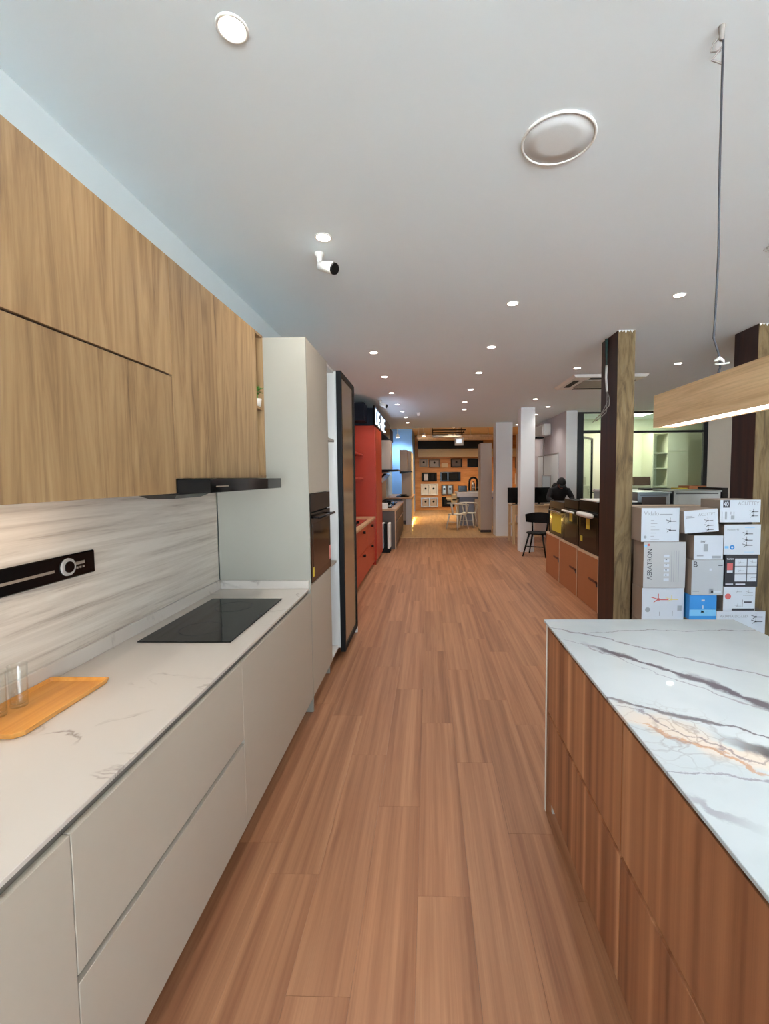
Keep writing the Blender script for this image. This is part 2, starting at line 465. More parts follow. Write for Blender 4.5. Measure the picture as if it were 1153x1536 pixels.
def cyl(bm, p0, p1, r0, r1=None, n=16):
    p0, p1 = Vector(p0), Vector(p1)
    r1 = r0 if r1 is None else r1
    u, w = _frame(p1-p0)
    A = [bm.verts.new(p0 + (u*math.cos(2*PI*k/n) + w*math.sin(2*PI*k/n))*r0) for k in range(n)]
    B = [bm.verts.new(p1 + (u*math.cos(2*PI*k/n) + w*math.sin(2*PI*k/n))*r1) for k in range(n)]
    for k in range(n):
        bm.faces.new((A[k], A[(k+1) % n], B[(k+1) % n], B[k]))
    bm.faces.new(A[::-1]); bm.faces.new(B)
    return bm

def tube(bm, pts, r, n=8):
    pts = [Vector(p) for p in pts]
    rings = []
    u = None
    for i, p in enumerate(pts):
        t = (pts[min(i+1, len(pts)-1)] - pts[max(i-1, 0)]).normalized()
        if u is None:
            u, w = _frame(t)
        else:
            u = (u - t*u.dot(t)).normalized()
            w = t.cross(u).normalized()
        rr = r[i] if isinstance(r, (list, tuple)) else r
        rings.append([bm.verts.new(p + (u*math.cos(2*PI*k/n) + w*math.sin(2*PI*k/n))*rr) for k in range(n)])
    for a, b2 in zip(rings, rings[1:]):
        for k in range(n):
            bm.faces.new((a[k], a[(k+1) % n], b2[(k+1) % n], b2[k]))
    bm.faces.new(rings[0][::-1]); bm.faces.new(rings[-1])
    return bm

def lathe(bm, prof, c=(0, 0, 0), n=24):
    c = Vector(c)
    rings = []
    for r, z in prof:
        if r < 1e-6:
            rings.append([bm.verts.new(c + Vector((0, 0, z)))])
        else:
            rings.append([bm.verts.new(c + Vector((r*math.cos(2*PI*k/n), r*math.sin(2*PI*k/n), z))) for k in range(n)])
    for a, b2 in zip(rings, rings[1:]):
        for k in range(n):
            k2 = (k+1) % n
            if len(a) == 1 and len(b2) == 1:
                continue
            if len(a) == 1:
                bm.faces.new((a[0], b2[k2], b2[k]))
            elif len(b2) == 1:
                bm.faces.new((a[k], a[k2], b2[0]))
            else:
                bm.faces.new((a[k], a[k2], b2[k2], b2[k]))
    return bm

def ring_slab(bm, cx, cz, y0, y1, w, h, t):
    """Rectangular frame in an XZ plane."""
    box(bm, cx-w/2, cx+w/2, y0, y1, cz+h/2-t, cz+h/2)
    box(bm, cx-w/2, cx+w/2, y0, y1, cz-h/2, cz-h/2+t)
    box(bm, cx-w/2, cx-w/2+t, y0, y1, cz-h/2+t, cz+h/2-t)
    box(bm, cx+w/2-t, cx+w/2, y0, y1, cz-h/2+t, cz+h/2-t)
    return bm

def finish(name, bm, mat, smooth=False, shift=None):
    bmesh.ops.recalc_face_normals(bm, faces=bm.faces)
    me = bpy.data.meshes.new(name)
    if shift is not None:
        bmesh.ops.translate(bm, verts=bm.verts, vec=-Vector(shift))
    bm.to_mesh(me); bm.free()
    me.materials.append(M[mat] if isinstance(mat, str) else mat)
    if smooth:
        for p in me.polygons:
            p.use_smooth = True
    return me

def add(name, bm, mat, parent=None, smooth=False, shift=None, label=None):
    me = finish(name, bm, mat, smooth, shift)
    o = bpy.data.objects.new(name, me)
    COL.objects.link(o)
    if parent is not None:
        o.parent = parent
    elif shift is not None:
        o.location = shift
    if label:
        o['label'] = label
    return o

def tag(o, label, cat, group=None):
    o['label'] = label; o['category'] = cat
    if group:
        o['group'] = group
    return o

def struct(name, bm, mat, parent=None):
    o = add(name, bm, mat, parent)
    if parent is None:
        o['kind'] = 'structure'
    return o

class Thing:
    """Empty at the base of a thing; parts are given in world coordinates (or local when local=True)."""
    def __init__(self, name, label, cat, base=(0, 0, 0), group=None, rotz=0.0, local=False):
        self.o = bpy.data.objects.new(name, None)
        COL.objects.link(self.o)
        self.o.empty_display_size = 0.1
        self.o.location = base
        self.o.rotation_euler = (0, 0, rotz)
        tag(self.o, label, cat, group)
        self.base = None if local else base
    def part(self, name, bm, mat, parent=None, smooth=False, label=None):
        return add(name, bm, mat, parent or self.o, smooth, self.base, label)

def solo(name, bm, mat, label, cat, base, group=None, smooth=False):
    return tag(add(name, bm, mat, None, smooth, base), label, cat, group)

def copy_thing(src, loc, rotz=None, label=None):
    c = src.copy(); COL.objects.link(c)
    c.location = loc
    if rotz is not None:
        c.rotation_euler = (0, 0, rotz)
    if label:
        c['label'] = label
    for ch in src.children:
        d = ch.copy(); COL.objects.link(d); d.parent = c
        for g in ch.children:
            e = g.copy(); COL.objects.link(e); e.parent = d
    return c

def text_bm(s, size, origin, plane='XZ', shear=0.0, depth=0.001, align='LEFT', squash=1.0):
    cu = bpy.data.curves.new('txt', 'FONT')
    cu.body = s; cu.size = size; cu.extrude = depth/2; cu.shear = shear; cu.align_x = align
    ob = bpy.data.objects.new('txt', cu)
    COL.objects.link(ob)
    dg = bpy.context.evaluated_depsgraph_get()
    me = bpy.data.meshes.new_from_object(ob.evaluated_get(dg))
    bm = new_bm(); bm.from_mesh(me)
    bpy.data.objects.remove(ob, do_unlink=True); bpy.data.curves.remove(cu); bpy.data.meshes.remove(me)
    o = Vector(origin)
    for v in bm.verts:
        x, y, z = v.co; x *= squash
        if plane == 'XZ':            # faces -Y
            v.co = o + Vector((x, -z, y))
        elif plane == 'XZ90':        # faces -Y, reads upwards
            v.co = o + Vector((-y, -z, x))
        else:                        # 'YZ': faces +X, reads towards +Y
            v.co = o + Vector((z, x, y))
    return bm

# ================================================================== SETTING
WX = -1.445          # left wall plane
CEIL = 3.0
YF = -4.6            # shopfront plane behind the camera
XR = 7.4             # right wall plane
YS = 11.62           # joint between the two floors
YC = 13.05           # end of the low ceiling
YB = 21.3            # rear wall
CEIL2 = 3.5

floor = struct('floor', bx(WX-0.2, XR+0.2, YF-0.2, YS, -0.12, -0.012), 'floor_base')
PW, PL = 0.2, 1.2
_pb = bx(-PW/2+0.0003, PW/2-0.0003, -PL/2+0.0004, PL/2-0.0004, -0.012, 0.0)
plank_me = finish('plank', _pb, 'floor')
phase = {0: 0.414, -1: 0.877, -2: 0.077, -3: 0.5, 1: 0.016, 3: 0.403, 2: 0.72, 4: 0.1, 5: 0.85}
cut = {}
for c in range(-7, 32):
    ph = phase.get(c, (c*0.437) % 1.2)
    x = -0.05 + PW*(c+0.5)
    if x+PW/2 > XR+0.2:
        break
    near_cols = -5 <= c <= 14
    if near_cols:
        y = ph - 1.2
        while y < YS:
            ya, yb = y, y+PL
            if yb > -0.4:
                if yb > YS:
                    key = round(YS-ya, 3)
                    if key < 0.02:
                        break
                    me = finish('plank', bx(-PW/2+0.0003, PW/2-0.0003, 0.0004, key-0.0004, -0.012, 0.0), 'floor')
                    o = bpy.data.objects.new('plank', me); o.location = (x, ya, 0)
                else:
                    o = bpy.data.objects.new('plank', plank_me); o.location = (x, (ya+yb)/2, 0)
                COL.objects.link(o); o.parent = floor
            y += PL
# the floor that stays out of view (behind the camera, below cabinets and the office) is laid as plain boards
_rest = new_bm()
box(_rest, WX-0.2, -1.05-0.0006, YF-0.2, YS, -0.012, 0.0)
box(_rest, -0.05+PW*15+0.0006, XR+0.2, YF-0.2, YS, -0.012, 0.0)
box(_rest, -1.05, -0.05+PW*15, YF-0.2, -1.4, -0.012, 0.0)
add('board_field', _rest, 'floor', floor)
floor_rear = struct('floor_rear', bx(WX-0.2, XR+0.2, YS, YB+0.2, -0.12, 0.0), 'floor_far')
struct('trim_1', bx(-0.9, 2.9, YS-0.02, YS+0.02, 0.0, 0.006), 'pale_wood')

struct('ceiling', bx(WX-0.2, XR+0.2, YF-0.2, YC, CEIL, CEIL+0.55), 'ceiling')
struct('ceiling_rear', bx(WX-0.2, XR+0.2, YC, YB+0.2, CEIL2, CEIL2+0.12), 'cream_band')
struct('wall_left', bx(WX-0.2, WX, YF, 18.0, 0.0, CEIL2), 'wall_cool')
struct('wall_partition', bx(WX-0.2, -0.62, 18.0, YB, 0.0, CEIL2), 'wall_blue')
struct('wall_rear', bx(-0.62, XR+0.2, YB, YB+0.2, 0.0, CEIL2), 'orange_wood')
struct('wall_right', bx(XR, XR+0.2, YF, YB, 0.0, CEIL2), 'wall_beige')
_wf = new_bm()
box(_wf, WX-0.2, XR+0.2, YF-0.2, YF, 2.82, CEIL)
box(_wf, WX-0.2, -1.2, YF-0.2, YF, 0.0, 2.82)
box(_wf, 5.85, XR+0.2, YF-0.2, YF, 0.0, 2.82)
struct('wall_front', _wf, 'wall')
_w1 = new_bm()
for xx in (-1.2, 0.53, 2.3, 4.05, 5.79):
    box(_w1, xx, xx+0.06, YF-0.13, YF-0.07, 0.0, 2.82)
box(_w1, -1.2, 5.85, YF-0.13, YF-0.07, 2.76, 2.82)
box(_w1, -1.2, 5.85, YF-0.13, YF-0.07, 0.0, 0.08)
struct('window_1', _w1, 'black_alu')
struct('ground', bx(-30, 30, -40, YF-0.2, -0.2, -0.02), plain('pavement', (186, 188, 190), 0.9, mottled=0.1))

# office box on the right: left wall, glass front, rear wall
YG = 9.9
struct('wall_office', bx(3.015, 3.25, YG, 15.5, 0.0, CEIL), 'wall_lilac')
struct('wall_office_end', bx(3.015, 3.25, YG-0.02, YG, 0.0, CEIL), 'wall')
struct('wall_office_rear', bx(3.25, XR, 11.5, 11.65, 0.0, CEIL), 'office')
struct('wall_office_side', bx(6.05, XR, YG, YG+0.2, 0.0, CEIL), 'wall_beige')
struct('wall_office_lining', bx(7.0, XR, YG+0.2, 11.5, 0.0, CEIL), 'wall_cool')

# free-standing columns
struct('column', bx(1.925, 2.215, 9.36, 9.66, 0.0, CEIL), plain('column_paint', (232, 234, 234), 0.8))
struct('column', bx(1.79, 2.225, 11.88, 12.35, 0.0, CEIL), bpy.data.materials['column_paint'])

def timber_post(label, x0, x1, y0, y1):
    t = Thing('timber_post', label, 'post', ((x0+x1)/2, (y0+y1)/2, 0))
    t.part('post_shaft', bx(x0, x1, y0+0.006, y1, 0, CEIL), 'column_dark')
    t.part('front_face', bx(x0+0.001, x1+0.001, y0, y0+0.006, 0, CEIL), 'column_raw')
    bm = new_bm()
    k = x0
    while k < x1-0.02:
        h = random.uniform(0.012, 0.04)
        v = [bm.verts.new(p) for p in ((k, y0-0.006, CEIL), (k+0.026, y0-0.006, CEIL), (k+0.013, y0-0.001, CEIL-h), (k, y0, CEIL), (k+0.026, y0, CEIL))]
        bm.faces.new((v[0], v[1], v[2])); bm.faces.new((v[3], v[2], v[4])); bm.faces.new((v[0], v[2], v[3])); bm.faces.new((v[1], v[4], v[2])); bm.faces.new((v[0], v[3], v[4], v[1]))
        k += 0.03
    t.part('plaster_edge', bm, 'wall')
    return t
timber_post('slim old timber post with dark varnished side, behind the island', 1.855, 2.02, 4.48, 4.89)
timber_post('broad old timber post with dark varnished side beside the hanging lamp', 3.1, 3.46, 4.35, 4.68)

# wires hanging on the slim post
t = Thing('hanging_wire', 'loose wires in a green sleeve and white conduit on the slim timber post', 'wire', (1.85, 4.7, 2.0))
t.part('green_sleeve', tube(new_bm(), [(1.838, 4.72, 2.99), (1.838, 4.72, 2.85), (1.838, 4.715, 2.72)], [0.017, 0.014, 0.006]), 'green_sleeve', smooth=True)
t.part('conduit', tube(new_bm(), [(1.84, 4.715, 2.72), (1.835, 4.71, 2.6), (1.838, 4.69, 2.45)], 0.012), 'plastic_white', smooth=True)
bm = new_bm()
tube(bm, [(1.838, 4.69, 2.46), (1.836, 4.68, 2.33), (1.83, 4.68, 2.24), (1.80, 4.74, 2.2), (1.78, 4.83, 2.17)], 0.004, 6)
tube(bm, [(1.838, 4.69, 2.46), (1.84, 4.63, 2.38), (1.835, 4.62, 2.3), (1.80, 4.72, 2.23), (1.77, 4.82, 2.19)], 0.004, 6)
tube(bm, [(1.838, 4.69, 2.46), (1.84, 4.66, 2.36), (1.80, 4.7, 2.25), (1.76, 4.86, 2.16)], 0.003, 6)
t.part('wire_strands', bm, 'plastic_grey', smooth=True)

# ================================================================== LEFT KITCHEN RUN
XF = -0.79           # front plane of the units
base_labels = ['greige handleless base cabinet under the bamboo tray end of the worktop',
               'greige base cabinet with two wide drawers beside the hob',
               'greige base cabinet with one wide front under the hob']
spans = [(-0.2, 0.914), (0.914, 1.822), (1.822, 2.935)]
for k, ((ya, yb), lab) in enumerate(zip(spans, base_labels)):
    t = Thing('base_cabinet', lab, 'cabinet', (-1.1, (ya+yb)/2, 0), 'base cabinets along the left wall')
    t.part('body', bx(-1.405, XF-0.02, ya+0.001, yb-0.001, 0.1, 0.838), 'carcass')
    t.part('plinth', bx(-1.38, XF-0.07, ya, yb, 0.0, 0.1), 'plinth')
    g = 0.0015
    if k == 1:
        t.part('drawer_front', bx(XF-0.019, XF, ya+g, yb-g, 0.489, 0.822, 0.001), 'greige')
        t.part('drawer_front', bx(XF-0.019, XF, ya+g, yb-g, 0.1, 0.468, 0.001), 'greige')
        t.part('grip_profile', bx(XF-0.0195, XF-0.015, ya+g, yb-g, 0.468, 0.489), 'carcass')
    else:
        t.part('door', bx(XF-0.019, XF, ya+g, yb-g, 0.1, 0.822, 0.001), 'greige')
t = Thing('worktop', 'warm white marble worktop with upstand along the backsplash', 'worktop', (-1.1, 1.37, 0.843))
t.part('slab', bx(-1.409, -0.797, -0.2, 2.938, 0.843, 0.856, 0.0015), 'marble_l')
t.part('upstand', bx(-1.409, -1.396, -0.2, 2.938, 0.857, 0.918, 0.001), 'marble_l')
t.part('upstand', bx(-1.395, -0.80, 2.926, 2.938, 0.857, 0.912, 0.001), 'marble_l')
solo('backsplash_panel', bx(WX+0.001, -1.41, -0.2, 2.938, 0.845, 1.529), 'splash', 'pale grey streaked stone backsplash panel above the left worktop', 'wall panel', (WX+0.02, 1.3, 0.845))

t = Thing('induction_hob', 'black glass hob set into the left worktop', 'hob', (-1.11, 2.31, 0.857))
t.part('glass_top', bx(-1.327, -0.895, 1.953, 2.673, 0.857, 0.862, 0.0015), 'black_glass')
for (cx_, cy_, r_) in ((-1.12, 2.13, 0.1), (-1.12, 2.5, 0.1)):
    bm = new_bm()
    n = 40
    ri = [[bm.verts.new((cx_+math.cos(2*PI*k/n)*r, cy_+math.sin(2*PI*k/n)*r, 0.8623)) for k in range(n)] for r in (r_, r_-0.002)]
    for k in range(n):
        bm.faces.new((ri[0][k], ri[0][(k+1) % n], ri[1][(k+1) % n], ri[1][k]))
    t.part('zone_mark', bm, 'print_dark')
for k in range(4):
    t.part('touch_control', bx(-0.915, -0.91, 2.24+0.04*k, 2.255+0.04*k, 0.862, 0.8624), 'print_dark')

# tray and tumblers
t = Thing('tray', 'orange bamboo serving tray with a low rim on the left worktop', 'tray', (-1.28, 1.38, 0.857))
bm = new_bm()
tx0, tx1, ty0, ty1 = -1.394, -1.172, 1.2, 1.57
def tray_loop(dx, z, ch=0.022):
    return [(tx0+dx+ch, ty0+dx, z), (tx1-dx-ch, ty0+dx, z), (tx1-dx, ty0+dx+ch, z), (tx1-dx, ty1-dx-ch*0.3, z), (tx1-dx-ch*0.3, ty1-dx, z), (tx0+dx+ch*0.3, ty1-dx, z), (tx0+dx, ty1-dx-ch*0.3, z), (tx0+dx, ty0+dx+ch, z)]
loops = [tray_loop(0.006, 0.857), tray_loop(0.0, 0.874), tray_loop(0.005, 0.874), tray_loop(0.012, 0.864)]
vl = [[bm.verts.new(p) for p in lp] for lp in loops]
for a, b2 in zip(vl, vl[1:]):
    for k in range(8):
        bm.faces.new((a[k], a[(k+1) % 8], b2[(k+1) % 8], b2[k]))
bm.faces.new(vl[0][::-1]); bm.faces.new(vl[-1])
t.part('tray_body', bm, 'bamboo')
def tumbler(x, y, lab):
    z = 0.8645
    prof = [(0, 0), (0.022, 0), (0.0235, 0.004), (0.0265, 0.136), (0.0268, 0.138), (0.0252, 0.138), (0.0248, 0.134), (0.0218, 0.014), (0.016, 0.010), (0, 0.009)]
    solo('tumbler', lathe(new_bm(), prof, (0+x, y, z), 28), 'glass', lab, 'glass', (x, y, z), 'tumblers on the bamboo tray', True)
tumbler(-1.336, 1.378, 'clear empty drinking glass standing in the middle of the bamboo tray')
tumbler(-1.347, 1.315, 'clear empty drinking glass standing at the clipped corner end of the bamboo tray')

# black rail with dial on the backsplash
t = Thing('power_rail', 'black wall rail with a silver ringed dial on the stone backsplash', 'wall rail', (-1.405, 1.3, 1.26))
bm = bx(-1.409, -1.395, 0.75, 1.815, 1.214, 1.308, 0.004)
t.part('rail_body', bm, 'black_gloss')
bm = new_bm()
cyl(bm, (-1.395, 1.672, 1.262), (-1.388, 1.672, 1.262), 0.034, 0.033, 32)
dial = t.part('dial_ring', bm, plain('silver_plastic', (160, 157, 152), 0.35), smooth=False)
bm = new_bm()
cyl(bm, (-1.388, 1.672, 1.262), (-1.3845, 1.672, 1.262), 0.0225, 0.0215, 32)
t.part('dial_knob', bm, 'black_gloss', dial)
t.part('slot', bx(-1.395, -1.3942, 1.05, 1.61, 1.252, 1.262), 'grey_print')
bm = bx(-1.395, -1.3942, 1.712, 1.758, 1.262, 1.274)
for k in range(3):
    box(bm, -1.395, -1.3942, 1.714+0.016*k, 1.724+0.016*k, 1.246, 1.254)
t.part('printed_marks', bm, 'grey_print')

# upper cabinets
XU = -1.07
def upper(lab, ya, yb, doors):
    t = Thing('upper_cabinet', lab, 'cabinet', (-1.24, (ya+yb)/2, 1.537), 'oak upper cabinets on the left wall')
    z0 = min(d[0] for d in doors)
    t.part('body', bx(WX+0.002, XU-0.019, ya+0.001, yb-0.001, z0+0.001, 2.518), 'oak')
    for (a, b2) in doors:
        t.part('door', bx(XU-0.018, XU, ya+0.0012, yb-0.0012, a, b2, 0.0012), 'oak')
    if len(doors) > 1:
        t.part('grip_profile', bx(XU-0.0185, XU-0.012, ya+0.001, yb-0.001, doors[0][1], doors[1][0]), plain('dark_brown_profile', (50, 34, 26), 0.5))
upper('oak upper cabinet with two stacked lift-up doors above the dial rail', 0.85, 1.875, [(1.537, 2.027), (2.035, 2.521)])
upper('tall oak upper cabinet with one door above the cooker hood', 1.875, 2.802, [(1.6, 2.521)])
t = Thing('open_shelf_unit', 'narrow oak open shelf unit holding a small plant, beside the tall cabinet', 'shelf', (-1.24, 2.87, 1.6))
t.part('back_panel', bx(WX+0.002, -1.425, 2.804, 2.937, 1.6, 2.521), 'oak')
t.part('side_panel', bx(-1.424, XU, 2.804, 2.812, 1.6, 2.521), 'oak')
t.part('side_panel', bx(-1.424, XU, 2.930, 2.937, 1.6, 2.521), 'oak')
t.part('shelf', bx(-1.424, XU-0.004, 2.812, 2.930, 2.04, 2.056), 'oak')
t.part('top_panel', bx(-1.424, XU, 2.812, 2.930, 2.505, 2.521), 'oak')
t.part('bottom_panel', bx(-1.424, XU, 2.812, 2.930, 1.6, 1.616), 'oak')
t = Thing('potted_plant', 'tiny green plant in a white pot in the open oak shelf', 'plant', (-1.092, 2.874, 2.057))
t.part('pot', lathe(new_bm(), [(0, 0), (0.022, 0), (0.028, 0.05), (0.025, 0.05), (0.024, 0.045), (0, 0.045)], (-1.092, 2.874, 2.057), 16), 'pot', smooth=True)
bm = new_bm()
for k in range(46):
    a, e = random.uniform(0, 2*PI), random.uniform(-0.2, 1.4)
    d = Vector((math.cos(a)*math.cos(e), math.sin(a)*math.cos(e), math.sin(e)))
    p = Vector((-1.092, 2.874, 2.15)) + d*random.uniform(0.015, 0.036)
    u, w = _frame(d)
    s = random.uniform(0.012, 0.02)
    v = [bm.verts.new(p - u*s*0.5), bm.verts.new(p + d*s + w*0.004), bm.verts.new(p + u*s*0.5), bm.verts.new(p - d*s*0.8)]
    bm.faces.new(v)
cyl(bm, (-1.092, 2.874, 2.10), (-1.092, 2.874, 2.15), 0.006, 0.004, 8)
t.part('foliage', bm, 'leaf')

# cooker hood
t = Thing('cooker_hood', 'slim black glass cooker hood under the tall oak upper cabinet', 'cooker hood', (-1.15, 2.34, 1.5))
t.part('housing', bx(-1.405, -1.071, 1.885, 2.795, 1.53, 1.598), 'black_matt')
t.part('front_drawer', bx(-1.07, -0.925, 1.878, 2.80, 1.537, 1.597, 0.002), 'black_glass')
t.part('control_strip', bx(-0.925, -0.9245, 1.93, 2.05, 1.561, 1.567), 'grey_print')
bm = new_bm()
v = [bm.verts.new(p) for p in ((-1.33, 1.98, 1.53), (-1.13, 1.98, 1.53), (-1.13, 2.32, 1.53), (-1.33, 2.32, 1.53), (-1.29, 2.03, 1.506), (-1.17, 2.03, 1.506), (-1.17, 2.27, 1.506), (-1.29, 2.27, 1.506))]
for q in ((0, 1, 2, 3), (4, 7, 6, 5), (0, 4, 5, 1), (1, 5, 6, 2), (2, 6, 7, 3), (3, 7, 4, 0)):
    bm.faces.new([v[i] for i in q])
t.part('filter_tray', bm, 'black_gloss')

# warm LED strip under the upper cabinet
t = Thing('led_strip', 'thin warm LED strip under the double-door oak upper cabinet', 'light', (-1.216, 1.3, 1.53))
t.part('lens', bx(-1.222, -1.21, 0.9, 1.6, 1.531, 1.5365), 'led_warm')
_l = bpy.data.lights.new('led_strip_light', 'AREA'); _l.shape = 'RECTANGLE'; _l.size = 0.02; _l.size_y = 0.7; _l.energy = 1.6; _l.color = (1.0, 0.76, 0.56)
_lo = bpy.data.objects.new('led_strip_light', _l); COL.objects.link(_lo); _lo.parent = t.o; _lo.location = (0, -0.05, -0.006)

# tall oven housing
YT0, YT1 = 2.94, 3.555
t = Thing('oven_cabinet', 'tall greige cabinet housing the built-in oven', 'cabinet', (-1.1, 3.25, 0))
t.part('side_panel', bx(-1.405, XF, YT0, YT0+0.018, 0.0, 2.512, 0.001), 'greige_side')
t.part('side_panel', bx(-1.405, XF-0.02, YT1-0.018, YT1, 0.0, 2.512, 0.001), 'greige_side')
t.part('body', bx(-1.40, XF-0.3, YT0+0.019, YT1-0.019, 0.1, 2.51), 'greige_side')
t.part('top_panel', bx(XF-0.3, XF-0.02, YT0+0.019, YT1-0.019, 2.49, 2.51), 'greige_side')
t.part('upper_door', bx(XF-0.019, XF, YT0+0.019, YT1, 1.492, 2.51, 0.001), 'greige')
t.part('lower_door', bx(XF-0.019, XF, YT0+0.019, YT1, 0.1, 0.872, 0.001), 'greige')
t.part('plinth', bx(-1.38, XF-0.07, YT0+0.019, YT1+0.28, 0, 0.099), 'plinth')
t.part('oven_shelf', bx(XF-0.3, XF-0.02, YT0+0.019, YT1-0.019, 0.86, 0.88), 'greige_side')

def wall_oven(name, lab, x, y0, y1, z0, z1, sign, group, sticker, depth=0.5):
    """Oven whose glass faces +X (sign=1) or -X (sign=-1); the front plane is at x."""
    t = Thing(name, lab, 'oven', (x, (y0+y1)/2, z0), group)
    s = sign
    def b_(xa, xb, *r):
        return bx(min(x+s*xa, x+s*xb), max(x+s*xa, x+s*xb), *r)
    h = z1-z0
    t.part('body', b_(-depth, -0.022, y0+0.012, y1-0.012, z0+0.004, z1-0.004), 'black_matt')
    t.part('control_panel', b_(-0.022, 0.0, y0, y1, z0+h*0.80, z1, 0.001), 'black_gloss')
    d = t.part('door', b_(-0.022, 0.0, y0, y1, z0, z0+h*0.785, 0.001), 'black_gloss')
    t.part('door_glass', b_(0.0, 0.001, y0+0.05, y1-0.05, z0+0.05, z0+h*0.66), 'oven_glass', d)
    bm = new_bm()
    zz = z0+h*0.73
    tube(bm, [(x+s*0.045, y0+0.05, zz), (x+s*0.045, y1-0.05, zz)], 0.009, 10)
    cyl(bm, (x, y0+0.08, zz), (x+s*0.045, y0+0.08, zz), 0.006, n=8)
    cyl(bm, (x, y1-0.08, zz), (x+s*0.045, y1-0.08, zz), 0.006, n=8)
    t.part('handle', bm, 'black_alu' if sticker == 'kitchen' else 'chrome', d, True)
    return t, d
t, d = wall_oven('built_in_oven', 'black glass oven built into the tall greige cabinet', XF+0.004, 2.962, 3.552, 0.884, 1.487, 1, None, 'kitchen', 0.28)
t.part('energy_sticker', bx(XF+0.004, XF+0.0055, 2.995, 3.03, 0.92, 0.985), 'yellow', d)
t.part('care_sticker', bx(XF+0.004, XF+0.0055, 3.49, 3.545, 0.95, 1.06), 'pink', d)

# niche with shelves and black-framed glass display cabinet
t = Thing('display_cabinet', 'white tall cabinet with shelves and a black-framed bronze glass door', 'cabinet', (-1.08, 4.02, 0))
t.part('side_panel', bx(-1.405, -0.775, 3.835, 3.853, 0.1, 2.50), 'white_lam')
t.part('side_panel', bx(-1.405, -0.735, 4.505, 4.525, 0.0, 2.52), 'white_lam')
t.part('back_panel', bx(-1.405, -1.395, 3.57, 4.505, 0.1, 2.50), 'white_lam')
t.part('top_panel', bx(-1.39, -0.795, 3.57, 4.504, 2.485, 2.503), 'white_lam')
t.part('bottom_panel', bx(-1.39, -0.795, 3.57, 4.504, 0.1, 0.118), 'white_lam')
for z in (0.86, 1.9):
    t.part('shelf', bx(-1.39, -0.80, 3.57, 3.834, z, z+0.02), 'greige')
for z in (0.6, 1.05, 1.5, 1.95):
    t.part('glass_shelf', bx(-1.39, -0.86, 3.86, 4.5, z, z+0.008), 'pane')
t.part('plinth', bx(-1.38, -0.86, 3.84, 4.504, 0, 0.099), 'plinth')
d = t.part('door_frame', new_bm() if False else box(box(box(box(new_bm(), -0.772, -0.73, 3.815, 3.853, 0.07, 2.50), -0.772, -0.73, 4.462, 4.5, 0.07, 2.50), -0.772, -0.73, 3.854, 4.461, 2.462, 2.50), -0.772, -0.73, 3.854, 4.461, 0.07, 0.108), 'black_matt')
t.part('door_glass', bx(-0.745, -0.74, 3.854, 4.461, 0.109, 2.461), 'pane_tint', d)

# ================================================================== ISLAND
XI = 0.557
t = Thing('kitchen_island', 'walnut island cabinet with wide drawer fronts under the bold marble slab', 'island', (0.98, 1.0, 0))
t.part('body', bx(XI+0.021, 1.40, -0.35, 2.055, 0.09, 0.905), 'dark_cab')
t.part('end_panel', bx(XI-0.006, 1.405, 2.057, 2.072, 0.0, 0.905, 0.001), 'walnut')
t.part('end_edge', bx(XI-0.0085, XI-0.006, 2.0565, 2.0725, 0.0, 0.905), 'edge_white')
t.part('back_panel', bx(1.402, 1.41, -0.35, 2.055, 0.0, 0.905), 'walnut')
t.part('plinth', bx(XI+0.06, 1.39, -0.35, 2.055, 0.0, 0.09), 'walnut')
t.part('plinth_end', bx(XI+0.02, XI+0.059, 2.04, 2.056, 0.0, 0.085), 'edge_white')
for (ya, yb) in ((1.268, 2.055), (0.465, 1.265), (-0.35, 0.462)):
    for (za, zb) in ((0.492, 0.885), (0.085, 0.478)):
        f_ = t.part('drawer_front', bx(XI, XI+0.02, ya+0.001, yb-0.001, za, zb, 0.0012), 'walnut')
    t.part('grip_profile', bx(XI+0.018, XI+0.0205, ya, yb, 0.478, 0.492), 'plinth')
veins = [
    (0.05, 1.88, 0.010, 0.16, (128, 124, 130), 0.8, 0.80, 1.55),
    (-0.686, 1.87, 0.016, 0.16, (120, 114, 120), 0.75, -0.85, 0.10),
    (-0.932, 1.572, 0.05, 0.12, (88, 82, 90), 0.9, -1.02, -0.35),
    (-0.932, 1.54, 0.012, 0.2, (140, 134, 140), 0.7, -1.15, -0.3),
    (-0.516, 1.42, 0.022, 0.10, (96, 90, 96), 0.85, -0.22, 0.5),
    (-0.76, 1.29, 0.11, 0.12, (205, 190, 172), 0.75, -0.47, -0.04),
    (-0.76, 1.335, 0.07, 0.10, (70, 66, 68), 0.95, -0.20, 0.02),
    (-0.76, 1.25, 0.016, 0.2, (176, 132, 96), 0.75, -0.42, -0.1),
    (-0.76, 1.305, 0.014, 0.3, (118, 110, 118), 0.7, -0.5, -0.1),
    (-0.09, 1.035, 0.010, 0.12, (130, 128, 136), 0.75, 0.4, 1.0),
    (-0.8, 1.02, 0.05, 0.1, (120, 116, 124), 0.8, -0.27, -0.2),
    (-0.6, 0.5, 0.03, 0.2, (110, 106, 112), 0.7, -0.3, 1.2),
]
M['marble_b'] = marble_bold('bold_veined_marble', veins)
solo('island_worktop', bx(0.541, 1.418, -0.37, 2.086, 0.912, 0.923, 0.0012), 'marble_b', 'polished white marble island worktop with bold grey veins', 'worktop', (0, 0, 0))
# spacer rail that carries the slab
solo('support_rail', bx(XI+0.03, 1.39, -0.34, 2.05, 0.9055, 0.9115), 'dark_cab', 'dark shadow-gap rail between walnut island and marble slab', 'rail', (0.98, 1.0, 0.9055))

